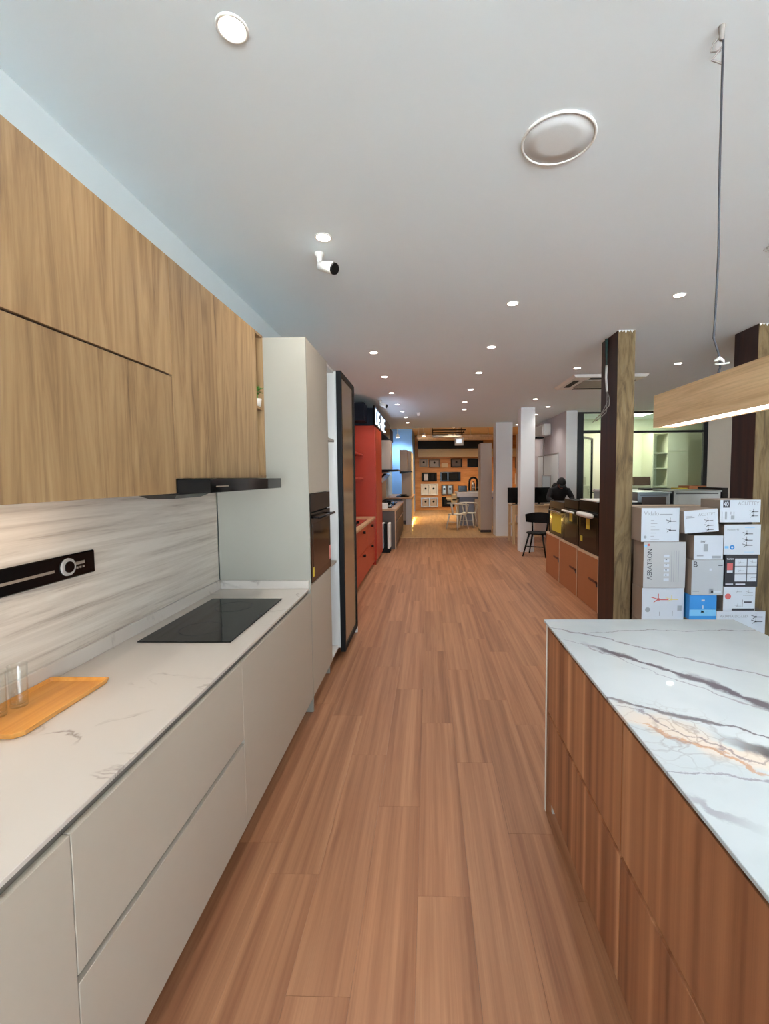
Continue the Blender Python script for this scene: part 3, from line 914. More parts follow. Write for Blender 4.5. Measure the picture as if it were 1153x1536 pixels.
# ================================================================== PENDANT LAMP
t = Thing('pendant_lamp', 'long oak linear pendant lamp hung on a grey cable above the island', 'pendant lamp', (0.945, 1.2, 1.785))
bm = new_bm()
box(bm, 0.9, 0.912, 0.1, 1.825, 1.785, 1.912)
box(bm, 0.978, 0.99, 0.1, 1.825, 1.785, 1.912)
box(bm, 0.912, 0.978, 1.813, 1.825, 1.785, 1.912)
box(bm, 0.912, 0.978, 0.1, 0.112, 1.785, 1.912)
box(bm, 0.912, 0.978, 0.112, 1.813, 1.9, 1.912)
t.part('housing', bm, 'oak_y')
t.part('diffuser', bx(0.914, 0.976, 0.114, 1.70, 1.7865, 1.79), 'led_white')
t.part('end_diffuser', bx(0.914, 0.976, 1.705, 1.811, 1.788, 1.79), 'led_white')
cp = [(0.935, 1.512, 2.995), (0.936, 1.512, 2.6), (0.94, 1.511, 2.3), (0.932, 1.505, 2.1), (0.926, 1.5, 2.04), (0.945, 1.5, 1.985), (0.95, 1.5, 1.945), (0.938, 1.5, 1.913)]
t.part('cable', tube(new_bm(), cp, 0.0035, 8), 'cord', smooth=True)
bm = new_bm()
tube(bm, [(0.925, 1.49, 1.963), (0.94, 1.49, 1.972), (0.955, 1.495, 1.965), (0.962, 1.5, 1.957)], [0.003, 0.006, 0.005, 0.002], 8)
tube(bm, [(0.93, 1.495, 1.955), (0.95, 1.49, 1.953), (0.972, 1.49, 1.957)], 0.003, 6)
t.part('cable_tie', bm, 'plastic_white', smooth=True)
bm = new_bm()
cyl(bm, (0.93, 1.512, 3.0), (0.93, 1.512, 2.96), 0.01, 0.006, 12)
tube(bm, [(0.932, 1.512, 2.975), (0.915, 1.53, 2.965), (0.912, 1.535, 2.945), (0.93, 1.515, 2.93)], 0.003, 6)
tube(bm, [(0.932, 1.512, 2.94), (0.912, 1.53, 2.915), (0.933, 1.513, 2.89)], 0.003, 6)
t.part('ceiling_hook', bm, 'plastic_grey', smooth=True)
_l = bpy.data.lights.new('pendant_light', 'AREA'); _l.shape = 'RECTANGLE'; _l.size = 0.05; _l.size_y = 1.5; _l.energy = 9; _l.color = (1, 0.95, 0.92)
_lo = bpy.data.objects.new('pendant_light', _l); COL.objects.link(_lo); _lo.parent = t.o; _lo.location = (0, -0.25, -0.004)

# ================================================================== CEILING FITTINGS
DL = [(-0.6, 1.461), (-0.6, 2.682), (-0.6, 5.114), (-0.6, 6.335), (-0.6, 7.556), (-0.59, 8.749), (-0.545, 9.678), (-0.52, 10.656), (-0.52, 11.706),
      (0.698, 3.745), (0.698, 4.97), (0.698, 6.178), (0.70, 7.341), (0.705, 8.572), (0.77, 9.504),
      (1.975, 3.641), (1.96, 5.997), (3.17, 5.831), (1.975, 8.343), (2.455, 9.284), (2.49, 10.437), (2.46, 12.46),
      (-0.6, 0.24), (0.698, -0.9), (1.98, -0.9)]
first = None
for (x, y) in DL:
    if first is None:
        t = Thing('downlight', 'small round recessed ceiling downlight glowing warm white', 'downlight', (x, y, CEIL), 'recessed downlights in the ceiling', local=True)
        t.part('ring', lathe(new_bm(), [(0.05, 0.0), (0.05, -0.003), (0.046, -0.006), (0.040, -0.004), (0.038, -0.0005), (0.038, 0.0)], n=28), 'plastic_white', smooth=True)
        t.part('lens', lathe(new_bm(), [(0, -0.003), (0.0385, -0.003), (0.0385, 0.0), (0, 0.0)], n=28), 'lamp_on')
        first = t.o
        r = first
    else:
        r = copy_thing(first, (x, y, CEIL))
    _l = bpy.data.lights.new('downlight_beam', 'SPOT'); _l.energy = 21; _l.color = (1.0, 0.94, 0.87); _l.spot_size = 2.3; _l.spot_blend = 0.9; _l.shadow_soft_size = 0.035
    _lo = bpy.data.objects.new('downlight_beam', _l); COL.objects.link(_lo); _lo.parent = r; _lo.location = (0, 0, -0.02)

t = Thing('ceiling_speaker', 'large round white speaker grille flush with the ceiling', 'speaker', (0.552, 1.967, CEIL), local=True)
t.part('rim', lathe(new_bm(), [(0.152, 0.0), (0.152, -0.006), (0.147, -0.009), (0.141, -0.006), (0.141, 0.0)], n=48), 'plastic_white', smooth=True)
t.part('grille', lathe(new_bm(), [(0, -0.007), (0.08, -0.0065), (0.141, -0.004), (0.141, 0.0), (0, 0.0)], n=48), plain('speaker_mesh', (216, 222, 222), 0.7, mottled=0.06, scale=400), smooth=True)

def bullet_camera(lab, x, y, s, aim):
    t = Thing('security_camera', lab, 'camera', (x, y, CEIL), 'security cameras on the ceiling', local=True)
    t.part('mount', lathe(new_bm(), [(0.03*s, 0), (0.03*s, -0.012*s), (0.02*s, -0.018*s), (0.016*s, -0.05*s), (0.014*s, -0.075*s), (0, -0.075*s)], n=20), 'plastic_white', smooth=True)
    d = Vector(aim).normalized()
    p = Vector((0, 0, -0.075*s))
    bm = new_bm()
    tube(bm, [p - d*0.01*s, p, p + d*0.012*s, p + d*0.11*s, p + d*0.125*s], [0.012*s, 0.022*s, 0.031*s, 0.036*s, 0.036*s], 20)
    b_ = t.part('housing', bm, 'plastic_white', smooth=True)
    bm = new_bm()
    tube(bm, [p + d*0.1255*s, p + d*0.137*s], [0.036*s, 0.033*s], 20)
    t.part('lens_face', bm, 'black_gloss', b_)
bullet_camera('white bullet security camera with a black lens face above the tall cabinet', -0.669, 2.866, 1.0, (0.62, -0.35, -0.28))
bullet_camera('small white security camera on the ceiling above the navy sign', -0.86, 8.25, 1.0, (0.8, -0.3, -0.3))
t = Thing('smoke_detector', 'small white smoke detector on the ceiling in line with the sign', 'smoke detector', (-0.2, 9.9, CEIL), local=True)
t.part('base_plate', lathe(new_bm(), [(0.05, 0), (0.05, -0.012), (0.04, -0.02), (0, -0.02)], n=20), 'plastic_white', smooth=True)
t.part('sensor_head', lathe(new_bm(), [(0.034, -0.02), (0.034, -0.05), (0.025, -0.075), (0, -0.078)], n=20), 'plastic_white', smooth=True)
bm = new_bm()
tube(bm, [(2.09, 2.918, 2.985), (2.1, 2.91, 2.975), (2.13, 2.9, 2.985)], 0.006, 6)
cyl(bm, (2.115, 2.91, 3.0), (2.115, 2.91, 2.98), 0.012, n=10)
solo('ceiling_hook', bm, 'plastic_grey', 'small bare grey hook in the ceiling right of the pendant cable', 'hook', (2.11, 2.91, 2.98))

# cassette air conditioner
t = Thing('cassette_air_conditioner', 'white four-way cassette air conditioner in the ceiling behind the slim post', 'air conditioner', (2.56, 6.88, CEIL))
bm = new_bm()
v0 = [bm.verts.new(p) for p in ((2.04, 6.37, CEIL-0.001), (3.08, 6.37, CEIL-0.001), (3.08, 7.35, CEIL-0.001), (2.04, 7.35, CEIL-0.001))]
v1 = [bm.verts.new(p) for p in ((2.07, 6.4, CEIL-0.035), (3.05, 6.4, CEIL-0.035), (3.05, 7.32, CEIL-0.035), (2.07, 7.32, CEIL-0.035))]
for k in range(4):
    bm.faces.new((v0[k], v0[(k+1) % 4], v1[(k+1) % 4], v1[k]))
bm.faces.new(v0[::-1]); bm.faces.new(v1)
t.part('fascia', bm, 'plastic_white')
t.part('intake_grille', bx(2.27, 2.85, 6.6, 7.12, CEIL-0.045, CEIL-0.0352), 'plastic_grey')
for (a, b2, c, d) in ((2.12, 2.2, 6.62, 7.1), (2.92, 3.0, 6.62, 7.1), (2.3, 2.82, 6.45, 6.53), (2.3, 2.82, 7.19, 7.27)):
    t.part('louvre', bx(a, b2, c, d, CEIL-0.042, CEIL-0.0352), 'black_matt')

# ================================================================== OVENS ON CARDBOARD BOXES
BXF = 1.95
card = [(6.655, 7.40, 0.675, 'brown cardboard box under the oven with the big yellow label'),
        (5.865, 6.64, 0.665, 'brown cardboard box under the oven beside the white-wrapped handle'),
        (5.13, 5.85, 0.655, 'brown cardboard box beside the slim timber post under an oven')]
for k, (ya, yb, h, lab) in enumerate(card):
    t = Thing('cardboard_box', lab, 'box', (BXF+0.3, (ya+yb)/2, 0), 'cardboard boxes under the ovens')
    t.part('carton', bx(BXF, BXF+0.62, ya, yb, 0.0, h-0.03, 0.004), 'card')
    t.part('foam_rim', bx(BXF-0.004, BXF+0.62, ya, yb, h-0.029, h), 'tape')
    t.part('corner_strip', bx(BXF-0.003, BXF-0.0005, ya+0.002, ya+0.02, 0.0, h-0.03), 'tape')
    t.part('dark_tape', bx(BXF-0.002, BXF-0.0005, ya+0.02, ya+0.32, 0.33, 0.36), plain('rust_tape', (96, 48, 26), 0.6))
    t.part('round_mark', cyl(new_bm(), (BXF-0.002, ya+0.05, 0.33), (BXF-0.0005, ya+0.05, 0.33), 0.035, n=14), 'print_dark')
ov = [(6.50, 7.24, 0.678, 1.2, 'black display oven with a large yellow label in its window'),
      (5.875, 6.475, 0.668, 1.265, 'black display oven between two others, one yellow sticker and brown reflection'),
      (5.19, 5.845, 0.658, 1.285, 'black display oven with white wrapped handle beside the slim timber post')]
for k, (ya, yb, za, zb, lab) in enumerate(ov):
    t, d = wall_oven('display_oven', lab, BXF+0.01, ya, yb, za, zb, -1, 'display ovens on cardboard boxes', 'display', 0.5)
    xs = BXF+0.01
    if k == 0:
        t.part('yellow_label', bx(xs-0.003, xs-0.0012, ya+0.12, ya+0.62, za+0.06, za+0.33), 'yellow', d)
    else:
        zc = za+0.36 if k == 1 else za+0.34
        t.part('energy_sticker', bx(xs-0.003, xs-0.0012, (ya+yb)/2-0.06, (ya+yb)/2+0.06, zc-0.06, zc+0.07), 'yellow', d)
    if k == 2:
        t.part('care_sticker', bx(xs-0.003, xs-0.0012, yb-0.14, yb-0.06, za+0.1, za+0.17), 'yellow', d)
        t.part('top_foam', bx(xs, xs+0.45, ya+0.02, yb-0.02, zb-0.003, zb+0.012), 'foam')
    if k > 0:
        zz = za + (zb-za)*0.73
        bm = new_bm()
        tube(bm, [(xs-0.05, ya+0.03, zz), (xs-0.05, ya+0.09, zz), (xs-0.05, ya+0.3, zz), (xs-0.05, yb-0.12, zz), (xs-0.05, yb-0.06, zz)], [0.012, 0.03, 0.035, 0.03, 0.012] if k == 2 else [0.011, 0.014, 0.016, 0.014, 0.011], 12)
        t.part('handle_wrap', bm, 'foam', d, True)

# ================================================================== STACKED CARTONS
def fan_icon(bm, x, y, z, s, blades=2):
    """Small printed ceiling fan: hub, stem and two blades, a hair proud of the carton face."""
    box(bm, x-0.12*s, x+0.12*s, y, y+0.0004, z-0.12*s, z+0.10*s)
    box(bm, x-0.03*s, x+0.03*s, y, y+0.0004, z+0.10*s, z+0.55*s)
    box(bm, x+0.12*s, x+0.95*s, y, y+0.0004, z-0.08*s, z+0.02*s)
    v = [bm.verts.new(p) for p in ((x-0.12*s, y, z), (x-0.12*s, y, z-0.1*s), (x-0.5*s, y, z-0.38*s), (x-0.42*s, y, z-0.22*s))]
    bm.faces.new(v)
    v = [bm.verts.new(p) for p in ((x-0.12*s, y, z+0.08*s), (x-0.12*s, y, z), (x-0.7*s, y, z+0.18*s), (x-0.62*s, y, z+0.25*s))]
    bm.faces.new(v)

def carton(lab, x0, x1, y0, dep, z0, z1, face, group='fan cartons stacked behind the island', body='card_grey', rotz=0.0, tilt=0.0):
    t = Thing('carton', lab, 'box', ((x0+x1)/2, y0+dep/2, z0), group)
    t.part('carton_body', bx(x0, x1, y0+0.0015, y0+dep, z0, z1, 0.002), body)
    p = t.part('front_print', bx(x0, x1, y0, y0+0.0014, z0, z1), face)
    t.o.rotation_euler = (0, tilt, rotz)
    t.face = p; t.y = y0
    return t
def icons(t, lst, s, mat='print_dark'):
    for (x, z) in lst:
        bm = new_bm(); fan_icon(bm, x, t.y-0.0006, z, s)
        o = t.part('printed_fan', bm, mat, t.face)
def bars(t, lst, mat='print_lgrey'):
    for (x0, x1, z0, z1) in lst:
        t.part('printed_line', bx(x0, x1, t.y-0.0005, t.y-0.0001, z0, z1), mat, t.face)
def words(t, s, size, x, z, mat='print_lgrey', plane='XZ', squash=1.0):
    t.part('lettering', text_bm(s, size, (x, t.y-0.0006, z), plane, squash=squash), mat, t.face)

# left stack
t = carton('white fan carton with a printed list, topmost beside the slim timber post', 2.012, 2.365, 4.26, 0.21, 0.966, 1.285, 'print_white')
words(t, 'Vidalo', 0.055, 2.035, 1.215, 'print_lgrey'); bars(t, [(2.18, 2.30, 1.217, 1.228)] + [(2.10, 2.10+w, 1.165-0.03*k, 1.170-0.03*k) for k, w in enumerate((0.03, 0.06, 0.04, 0.08, 0.05, 0.03, 0.08))])
icons(t, [(2.28, 1.16), (2.28, 1.075)], 0.06); t.part('emblem', cyl(new_bm(), (2.05, 4.2594, 1.01), (2.05, 4.26, 1.01), 0.014, n=12), 'print_lgrey', t.face)
t = carton('grey fan carton lettered AERATRON sideways, in the middle of its stack', 2.04, 2.432, 4.26, 0.21, 0.522, 0.962, 'print_cream')
words(t, 'AERATRON', 0.062, 2.118, 0.60, 'print_dark', 'XZ90', 0.92)
t.part('red_dot', cyl(new_bm(), (2.085, 4.2594, 0.935), (2.085, 4.26, 0.935), 0.012, n=10), 'print_red', t.face)
t.part('blue_dot', cyl(new_bm(), (2.058, 4.2594, 0.925), (2.058, 4.26, 0.925), 0.012, n=10), 'print_sky', t.face)
bars(t, [(2.23, 2.28, 0.59+0.045*k, 0.615+0.045*k) for k in range(6)], 'print_white'); bars(t, [(2.245, 2.258, 0.64+0.05*k, 0.652+0.05*k) for k in range(4)], 'print_dark')
bars(t, [(2.30+0.022*k, 2.304+0.022*k, 0.58, 0.88) for k in range(4)])
t = carton('white carton with red and yellow printed fans, under the AERATRON carton', 2.035, 2.43, 4.265, 0.205, 0.2, 0.519, 'print_white')
icons(t, [(2.19, 0.41)], 0.1, 'print_red'); icons(t, [(2.31, 0.41)], 0.07, 'print_yellow')
t.part('emblem', cyl(new_bm(), (2.09, 4.2644, 0.31), (2.09, 4.265, 0.31), 0.024, n=12), 'print_lgrey', t.face); bars(t, [(2.37, 2.41, 0.30, 0.35), (2.20, 2.206, 0.25, 0.29), (2.32, 2.327, 0.25, 0.3)], 'print_lgrey')
carton('plain dull carton on the floor under the red and yellow fan carton', 2.035, 2.43, 4.265, 0.205, 0.0, 0.198, 'print_cream')
# middle stack
t = carton('white tilted fan carton with two dark fan prints, lying across two stacks', 2.384, 2.694, 4.2, 0.3, 1.06, 1.27, 'print_white', tilt=-0.075)
words(t, 'ACUTTEY', 0.038, 2.515, 1.213, 'print_lgrey', squash=0.92); icons(t, [(2.6, 1.165), (2.6, 1.12), (2.6, 1.08)], 0.05); bars(t, [(2.40, 2.48, 1.2, 1.208), (2.40, 2.46, 1.215, 1.22)])
t = carton('pale blue-white carton with little print under the tilted fan carton', 2.472, 2.738, 4.2, 0.3, 0.803, 1.03, 'print_white')
words(t, 'SW', 0.03, 2.53, 0.962, 'print_dark'); bars(t, [(2.5, 2.56, 0.835, 0.845), (2.64, 2.72, 0.815, 0.84), (2.56, 2.6, 0.88, 0.95)])
t = carton('silver-grey carton with a big black letter B, above the blue carton', 2.458, 2.748, 4.2, 0.3, 0.468, 0.80, 'print_grey')
words(t, 'B', 0.075, 2.468, 0.735, 'print_dark'); bars(t, [(2.47, 2.53, 0.50, 0.508), (2.62, 2.66, 0.48, 0.53)], 'print_lgrey'); bars(t, [(2.64, 2.73, 0.49, 0.51), (2.62, 2.64, 0.7, 0.72)], 'print_white'); bars(t, [(2.70, 2.74, 0.745, 0.752)], 'print_dark')
t = carton('bright blue carton with white marks, bottom of the middle stack', 2.445, 2.694, 4.2, 0.3, 0.235, 0.465, 'print_blue', body='print_blue')
bars(t, [(2.447, 2.692, 0.27, 0.33)], 'print_sky'); bars(t, [(2.555, 2.585, 0.41, 0.425), (2.56, 2.575, 0.34, 0.37), (2.555, 2.58, 0.30, 0.32)], 'print_white')
carton('plain dull carton on the floor under the bright blue carton', 2.445, 2.68, 4.2, 0.3, 0.0, 0.232, 'print_cream')
# right stack, its faces flush with the middle one
YR = 4.2
t = carton('white carton with a black square reading 40, topmost against the broad post', 2.70, 3.065, YR, 0.3, 1.152, 1.36, 'print_white')
t.part('number_square', bx(2.726, 2.786, YR-0.0004, YR-0.0001, 1.288, 1.358), 'print_dark', t.face)
t.part('lettering', text_bm('40', 0.06, (2.731, YR-0.0008, 1.302), squash=0.75), 'print_white', t.face)
words(t, 'ACUTTEY', 0.046, 2.86, 1.312, 'print_lgrey', squash=0.95); icons(t, [(3.0, 1.25), (3.0, 1.212)], 0.05)
bars(t, [(2.745, 2.763, 1.178, 1.25), (2.80, 2.832, 1.178, 1.215), (2.716, 2.722, 1.17, 1.25), (2.795, 2.802, 1.225, 1.25), (2.822, 2.83, 1.225, 1.25)])
t = carton('cream carton with three small fans and a round blue seal under the 40 carton', 2.744, 3.075, YR, 0.3, 0.85, 1.13, 'print_white')
icons(t, [(2.95, 1.045), (2.95, 0.987), (2.95, 0.938)], 0.058); words(t, 'Madison 40', 0.023, 2.77, 1.076, 'print_lgrey')
t.part('blue_seal', cyl(new_bm(), (2.82, YR-0.0006, 0.918), (2.82, YR, 0.918), 0.022, n=18), 'print_blue', t.face)
t.part('seal_center', cyl(new_bm(), (2.82, YR-0.0012, 0.918), (2.82, YR-0.0006, 0.918), 0.009, n=12), 'print_white', t.face); bars(t, [(2.752, 2.788, 0.908, 0.93), (2.93, 3.02, 0.872, 0.875), (2.93, 3.02, 1.098, 1.102)], 'print_sky')
t = carton('black carton with six white panels and a red badge', 2.764, 3.062, YR, 0.3, 0.548, 0.846, 'print_black', body='print_black')
for r_ in range(3):
    for (xa, xb) in ((2.852, 2.958), (2.965, 3.05)):
        t.part('white_panel', bx(xa, xb, YR-0.0006, YR-0.0001, 0.598+0.073*r_, 0.666+0.073*r_), 'print_white', t.face)
t.y = YR-0.0008; icons(t, [(2.90, 0.775), (2.90, 0.70), (3.01, 0.78), (3.01, 0.635)], 0.036, 'print_lgrey'); t.y = YR
t.part('red_badge', bx(2.78, 2.832, YR-0.0006, YR-0.0001, 0.705, 0.77), 'print_red', t.face); words(t, 'TURBO', 0.021, 2.774, 0.802, 'print_white'); bars(t, [(2.78, 2.832, 0.68, 0.703), (2.77, 2.84, 0.568, 0.577), (2.862, 2.95, 0.566, 0.577)], 'print_white')
t = carton('white carton with a round red badge under the black carton', 2.755, 3.046, YR, 0.3, 0.316, 0.546, 'print_white')
t.part('red_badge', cyl(new_bm(), (2.797, YR-0.0006, 0.455), (2.797, YR, 0.455), 0.028, n=20), 'print_red', t.face); icons(t, [(2.885, 0.50), (2.885, 0.365), (2.985, 0.495)], 0.04, 'print_lgrey')
bars(t, [(2.835, 3.04, 0.32, 0.341), (2.935, 3.025, 0.465, 0.468), (2.93, 2.933, 0.355, 0.425), (2.945, 3.015, 0.395, 0.408)], 'print_dark')
t = carton('wide white carton with two printed hanging lamps, bottom of the stack by the broad post', 2.698, 3.146, YR, 0.14, 0.1, 0.314, 'print_white')
icons(t, [(3.06, 0.262), (3.06, 0.218)], 0.065); words(t, 'ARIANA DC-LED', 0.036, 2.73, 0.255, 'print_lgrey', squash=0.95)
carton('plain dull carton on the floor under the wide white carton', 2.70, 3.146, YR, 0.14, 0.0, 0.098, 'print_cream')
# goods behind the cartons
t = Thing('cardboard_box', 'big brown cardboard box lying behind the fan cartons', 'box', (2.55, 4.91, 0))
t.part('carton', bx(2.1, 2.98, 4.72, 5.1, 0.0, 1.262, 0.004), 'card_grey')
t.part('tape', bx(2.1, 2.98, 4.88, 4.93, 1.2625, 1.264), 'tape')
def cooker(lab, x0, x1, y0, y1, z1, brown):
    t = Thing('stainless_cooker', lab, 'cooker', ((x0+x1)/2, (y0+y1)/2, 0), 'stainless appliances behind the cartons')
    t.part('body', bx(x0, x1, y0, y1, 0.0, z1-0.02, 0.004), 'steel')
    t.part('worktop', bx(x0-0.01, x1+0.01, y0-0.015, y1, z1-0.02, z1, 0.003), 'steel')
    t.part('front_window', bx(x0+0.05, x1-0.05, y0-0.004, y0-0.0005, z1-0.3, z1-0.06), 'dark_cab' if brown else 'steel')
    t.part('trim_line', bx(x0+0.03, x1-0.03, y0-0.006, y0-0.0005, z1-0.045, z1-0.035), 'print_dark')
cooker('stainless steel cooker with a brown window behind the cardboard box', 2.6, 3.0, 5.62, 6.1, 1.385, True)
cooker('wide stainless steel cooker with a ribbed pale front beside the broad post', 3.03, 3.6, 5.6, 6.1, 1.40, False)
solo('appliance_side', bx(3.615, 3.69, 5.6, 6.1, 0.0, 1.43, 0.003), 'black_gloss', 'narrow black appliance standing beside the wide stainless cooker', 'appliance', (3.65, 5.85, 0))
t = Thing('display_counter', 'long pale display counter behind the stainless cookers', 'counter', (3.3, 7.2, 0))
t.part('counter_body', bx(2.75, 4.3, 6.9, 7.5, 0.0, 1.33), 'steel')
t.part('counter_top', bx(2.73, 4.32, 6.88, 7.52, 1.33, 1.36, 0.003), 'stone_grey')
solo('flat_tray', bx(3.35, 3.75, 7.0, 7.25, 1.361, 1.385, 0.004), 'black_matt', 'flat black tray lying on the pale display counter', 'tray', (3.55, 7.1, 1.361))
solo('flat_tray', bx(3.85, 4.0, 7.0, 7.2, 1.361, 1.39, 0.004), 'yellow', 'small yellow tray lying on the pale display counter', 'tray', (3.93, 7.1, 1.361))
solo('brown_carton', bx(4.02, 4.28, 7.0, 7.3, 1.361, 1.42, 0.003), 'card', 'flat brown carton lying on the pale display counter', 'box', (4.15, 7.1, 1.361))

# ================================================================== GLASS OFFICE
t = Thing('glass_partition', 'black-framed glass front of the lit office', 'partition', (4.65, YG, 0))
XA, XB = 3.262, 6.04
def bar(name, *r):
    return t.part(name, bx(*r), 'black_alu')
bar('frame_post', XA, XA+0.12, YG-0.03, YG+0.03, 0.0, 2.965)
bar('frame_post', XB-0.09, XB, YG-0.03, YG+0.03, 0.0, 2.965)
bar('frame_post', 4.2, 4.26, YG-0.03, YG+0.03, 0.0, 2.93)
bar('frame_rail', XA+0.121, XB-0.091, YG-0.03, YG+0.03, 2.93, 2.965)
bar('frame_rail', XA+0.121, 4.199, YG-0.03, YG+0.03, 2.505, 2.57)
bar('frame_rail', 4.261, XB-0.091, YG-0.03, YG+0.03, 2.505, 2.55)
bar('frame_rail', 4.261, XB-0.091, YG-0.03, YG+0.03, 0.0, 0.08)
for r_ in ((XA+0.121, 4.199, 2.571, 2.929), (4.261, XB-0.091, 2.551, 2.929), (4.261, XB-0.091, 0.081, 2.504)):
    t.part('pane', bx(r_[0], r_[1], YG-0.004, YG+0.004, r_[2], r_[3]), 'pane')
# door leaf of the office, swung open inwards
t = Thing('glass_door', 'black-framed office glass door standing ajar', 'door', (3.40, YG+0.03, 0), rotz=0.95, local=True)
for r_ in ((0.0, 0.05, 0.0, 2.45), (0.70, 0.75, 0.0, 2.45)):
    t.part('stile', bx(r_[0], r_[1], 0.0, 0.04, r_[2], r_[3]), 'black_alu')
t.part('rail', bx(0.051, 0.699, 0.0, 0.04, 2.41, 2.45), 'black_alu')
t.part('rail', bx(0.051, 0.699, 0.0, 0.04, 0.0, 0.08), 'black_alu')
t.part('pane', bx(0.051, 0.699, 0.016, 0.024, 0.081, 2.409), 'pane')
t.part('handle', cyl(cyl(new_bm(), (0.72, -0.05, 1.12), (0.72, -0.05, 1.28), 0.012, n=10), (0.72, 0.0, 1.2), (0.72, -0.05, 1.2), 0.01, n=8), 'black_alu')
# bookcase in the office
t = Thing('bookcase', 'cream built-in bookcase with open shelves and tall doors behind the office glass', 'bookcase', (5.8, 11.2, 0))
bx0, bx1, by0, by1 = 5.40, 6.25, 10.95, 11.49
t.part('back', bx(bx0, bx1, by1-0.02, by1, 0.0, 2.6), 'office')
t.part('side', bx(bx0, bx0+0.03, by0, by1-0.021, 0.0, 2.6), 'office')
t.part('side', bx(bx0+0.36, bx0+0.39, by0, by1-0.021, 0.0, 2.6), 'office')
for z in (0.4, 0.85, 1.3, 1.735, 2.105, 2.575):
    t.part('shelf', bx(bx0+0.031, bx0+0.359, by0+0.01, by1-0.021, z, z+0.025), 'office')
t.part('tall_door', bx(bx0+0.391, bx1, by0, by1-0.021, 0.0, 2.155), 'office')
t.part('top_door', bx(bx0+0.391, bx1, by0, by1-0.021, 2.165, 2.6), 'office')
t = Thing('office_cabinet', 'low cream office cabinet carrying a brown box', 'cabinet', (5.0, 11.2, 0))
t.part('body', bx(4.5, 5.38, 10.97, 11.48, 0.0, 1.31), 'office')
t.part('top', bx(4.48, 5.39, 10.95, 11.48, 1.31, 1.335), 'office')
solo('brown_box', bx(4.98, 5.37, 10.98, 11.3, 1.336, 1.55, 0.004), plain('dark_brown_card', (92, 64, 48), 0.7), 'dark brown box on the low office cabinet', 'box', (5.05, 11.1, 1.336))
t = Thing('office_lamp', 'square panel lamp in the office ceiling', 'lamp', (4.8, 10.6, CEIL))
t.part('frame', bx(4.48, 5.12, 10.28, 10.92, CEIL-0.012, CEIL), 'plastic_white')
t.part('panel', bx(4.5, 5.1, 10.3, 10.9, CEIL-0.016, CEIL-0.0121), 'office_tube')
_l = bpy.data.lights.new('office_light', 'AREA'); _l.shape = 'RECTANGLE'; _l.size = 0.6; _l.size_y = 0.6; _l.energy = 42; _l.color = (1.0, 0.98, 0.82)
_lo = bpy.data.objects.new('office_light', _l); COL.objects.link(_lo); _lo.parent = t.o; _lo.location = (0, 0, -0.02)

# things on the office side wall
t = Thing('wall_air_conditioner', 'white unit mounted high on the office side wall', 'air conditioner', (2.95, 11.5, 2.56))
t.part('housing', bx(2.82, 3.012, 11.05, 11.95, 2.58, 2.86, 0.02), 'plastic_white')
t.part('front_plate', bx(2.80, 2.8195, 11.08, 11.45, 2.6, 2.8, 0.004), 'foam')
t.part('bracket', bx(2.70, 2.95, 11.5, 11.9, 2.545, 2.575), 'black_matt')
t.part('drain_pipe', tube(new_bm(), [(2.99, 11.7, 2.54), (2.99, 11.7, 2.35), (3.0, 11.72, 1.3)], 0.012), 'plastic_grey')
t = Thing('notice_board', 'large pale panel with a dark top edge on the office side wall', 'panel', (3.0, 11.3, 1.0))
t.part('board', bx(2.995, 3.012, 10.42, 12.3, 0.9, 2.1), 'wall')
t.part('top_rail', bx(2.985, 3.012, 10.42, 12.3, 2.101, 2.125), 'plastic_grey')

# ================================================================== PERSON AND TABLES BEHIND THE OVENS
t = Thing('work_table', 'plain wooden table behind the ovens where the person leans', 'table', (2.76, 8.8, 0))
t.part('tabletop', bx(2.52, 3.0, 8.5, 9.1, 0.975, 1.005, 0.003), 'taupe')
for (x, y) in ((2.56, 8.54), (2.96, 8.54), (2.56, 9.06), (2.96, 9.06)):
    t.part('leg', bx(x-0.025, x+0.025, y-0.025, y+0.025, 0, 0.974), 'taupe')

def skinned(name, verts, edges, radii, root, mat, sub=2):
    me = bpy.data.meshes.new(name)
    me.from_pydata([Vector(v) for v in verts], edges, [])
    o = bpy.data.objects.new(name, me); COL.objects.link(o)
    o.modifiers.new('skin', 'SKIN')
    for k, sv in enumerate(me.skin_vertices[0].data):
        r = radii[k]
        sv.radius = (r, r) if not isinstance(r, tuple) else r
        sv.use_root = (k == root)
    s = o.modifiers.new('sub', 'SUBSURF'); s.levels = sub; s.render_levels = sub
    dg = bpy.context.evaluated_depsgraph_get()
    me2 = bpy.data.meshes.new_from_object(o.evaluated_get(dg))
    bpy.data.objects.remove(o, do_unlink=True)
    me2.name = name
    me2.materials.clear(); me2.materials.append(M[mat])
    for p in me2.polygons:
        p.use_smooth = True
    return me2
PX, PY = 2.72, 9.52
t = Thing('person', 'person in a black hooded top and black cap bending over a table behind the ovens', 'person', (PX, PY, 0), local=True)
V_ = [(0, 0.0, 0.93), (0, -0.03, 1.05), (0, -0.10, 1.18), (0, -0.17, 1.29), (0, -0.22, 1.36), (0, -0.26, 1.40),
      (-0.17, -0.18, 1.28), (-0.25, -0.26, 1.12), (-0.17, -0.42, 1.045),
      (0.17, -0.18, 1.28), (0.25, -0.26, 1.12), (0.15, -0.42, 1.045),
      (-0.09, 0.02, 0.86), (-0.1, -0.01, 0.48), (-0.1, 0.04, 0.09), (-0.1, -0.08, 0.045),
      (0.09, 0.02, 0.86), (0.1, -0.01, 0.48), (0.1, 0.04, 0.09), (0.1, -0.08, 0.045)]
E_ = [(0, 1), (1, 2), (2, 3), (3, 4), (4, 5), (3, 6), (6, 7), (7, 8), (3, 9), (9, 10), (10, 11), (0, 12), (12, 13), (13, 14), (14, 15), (0, 16), (16, 17), (17, 18), (18, 19)]
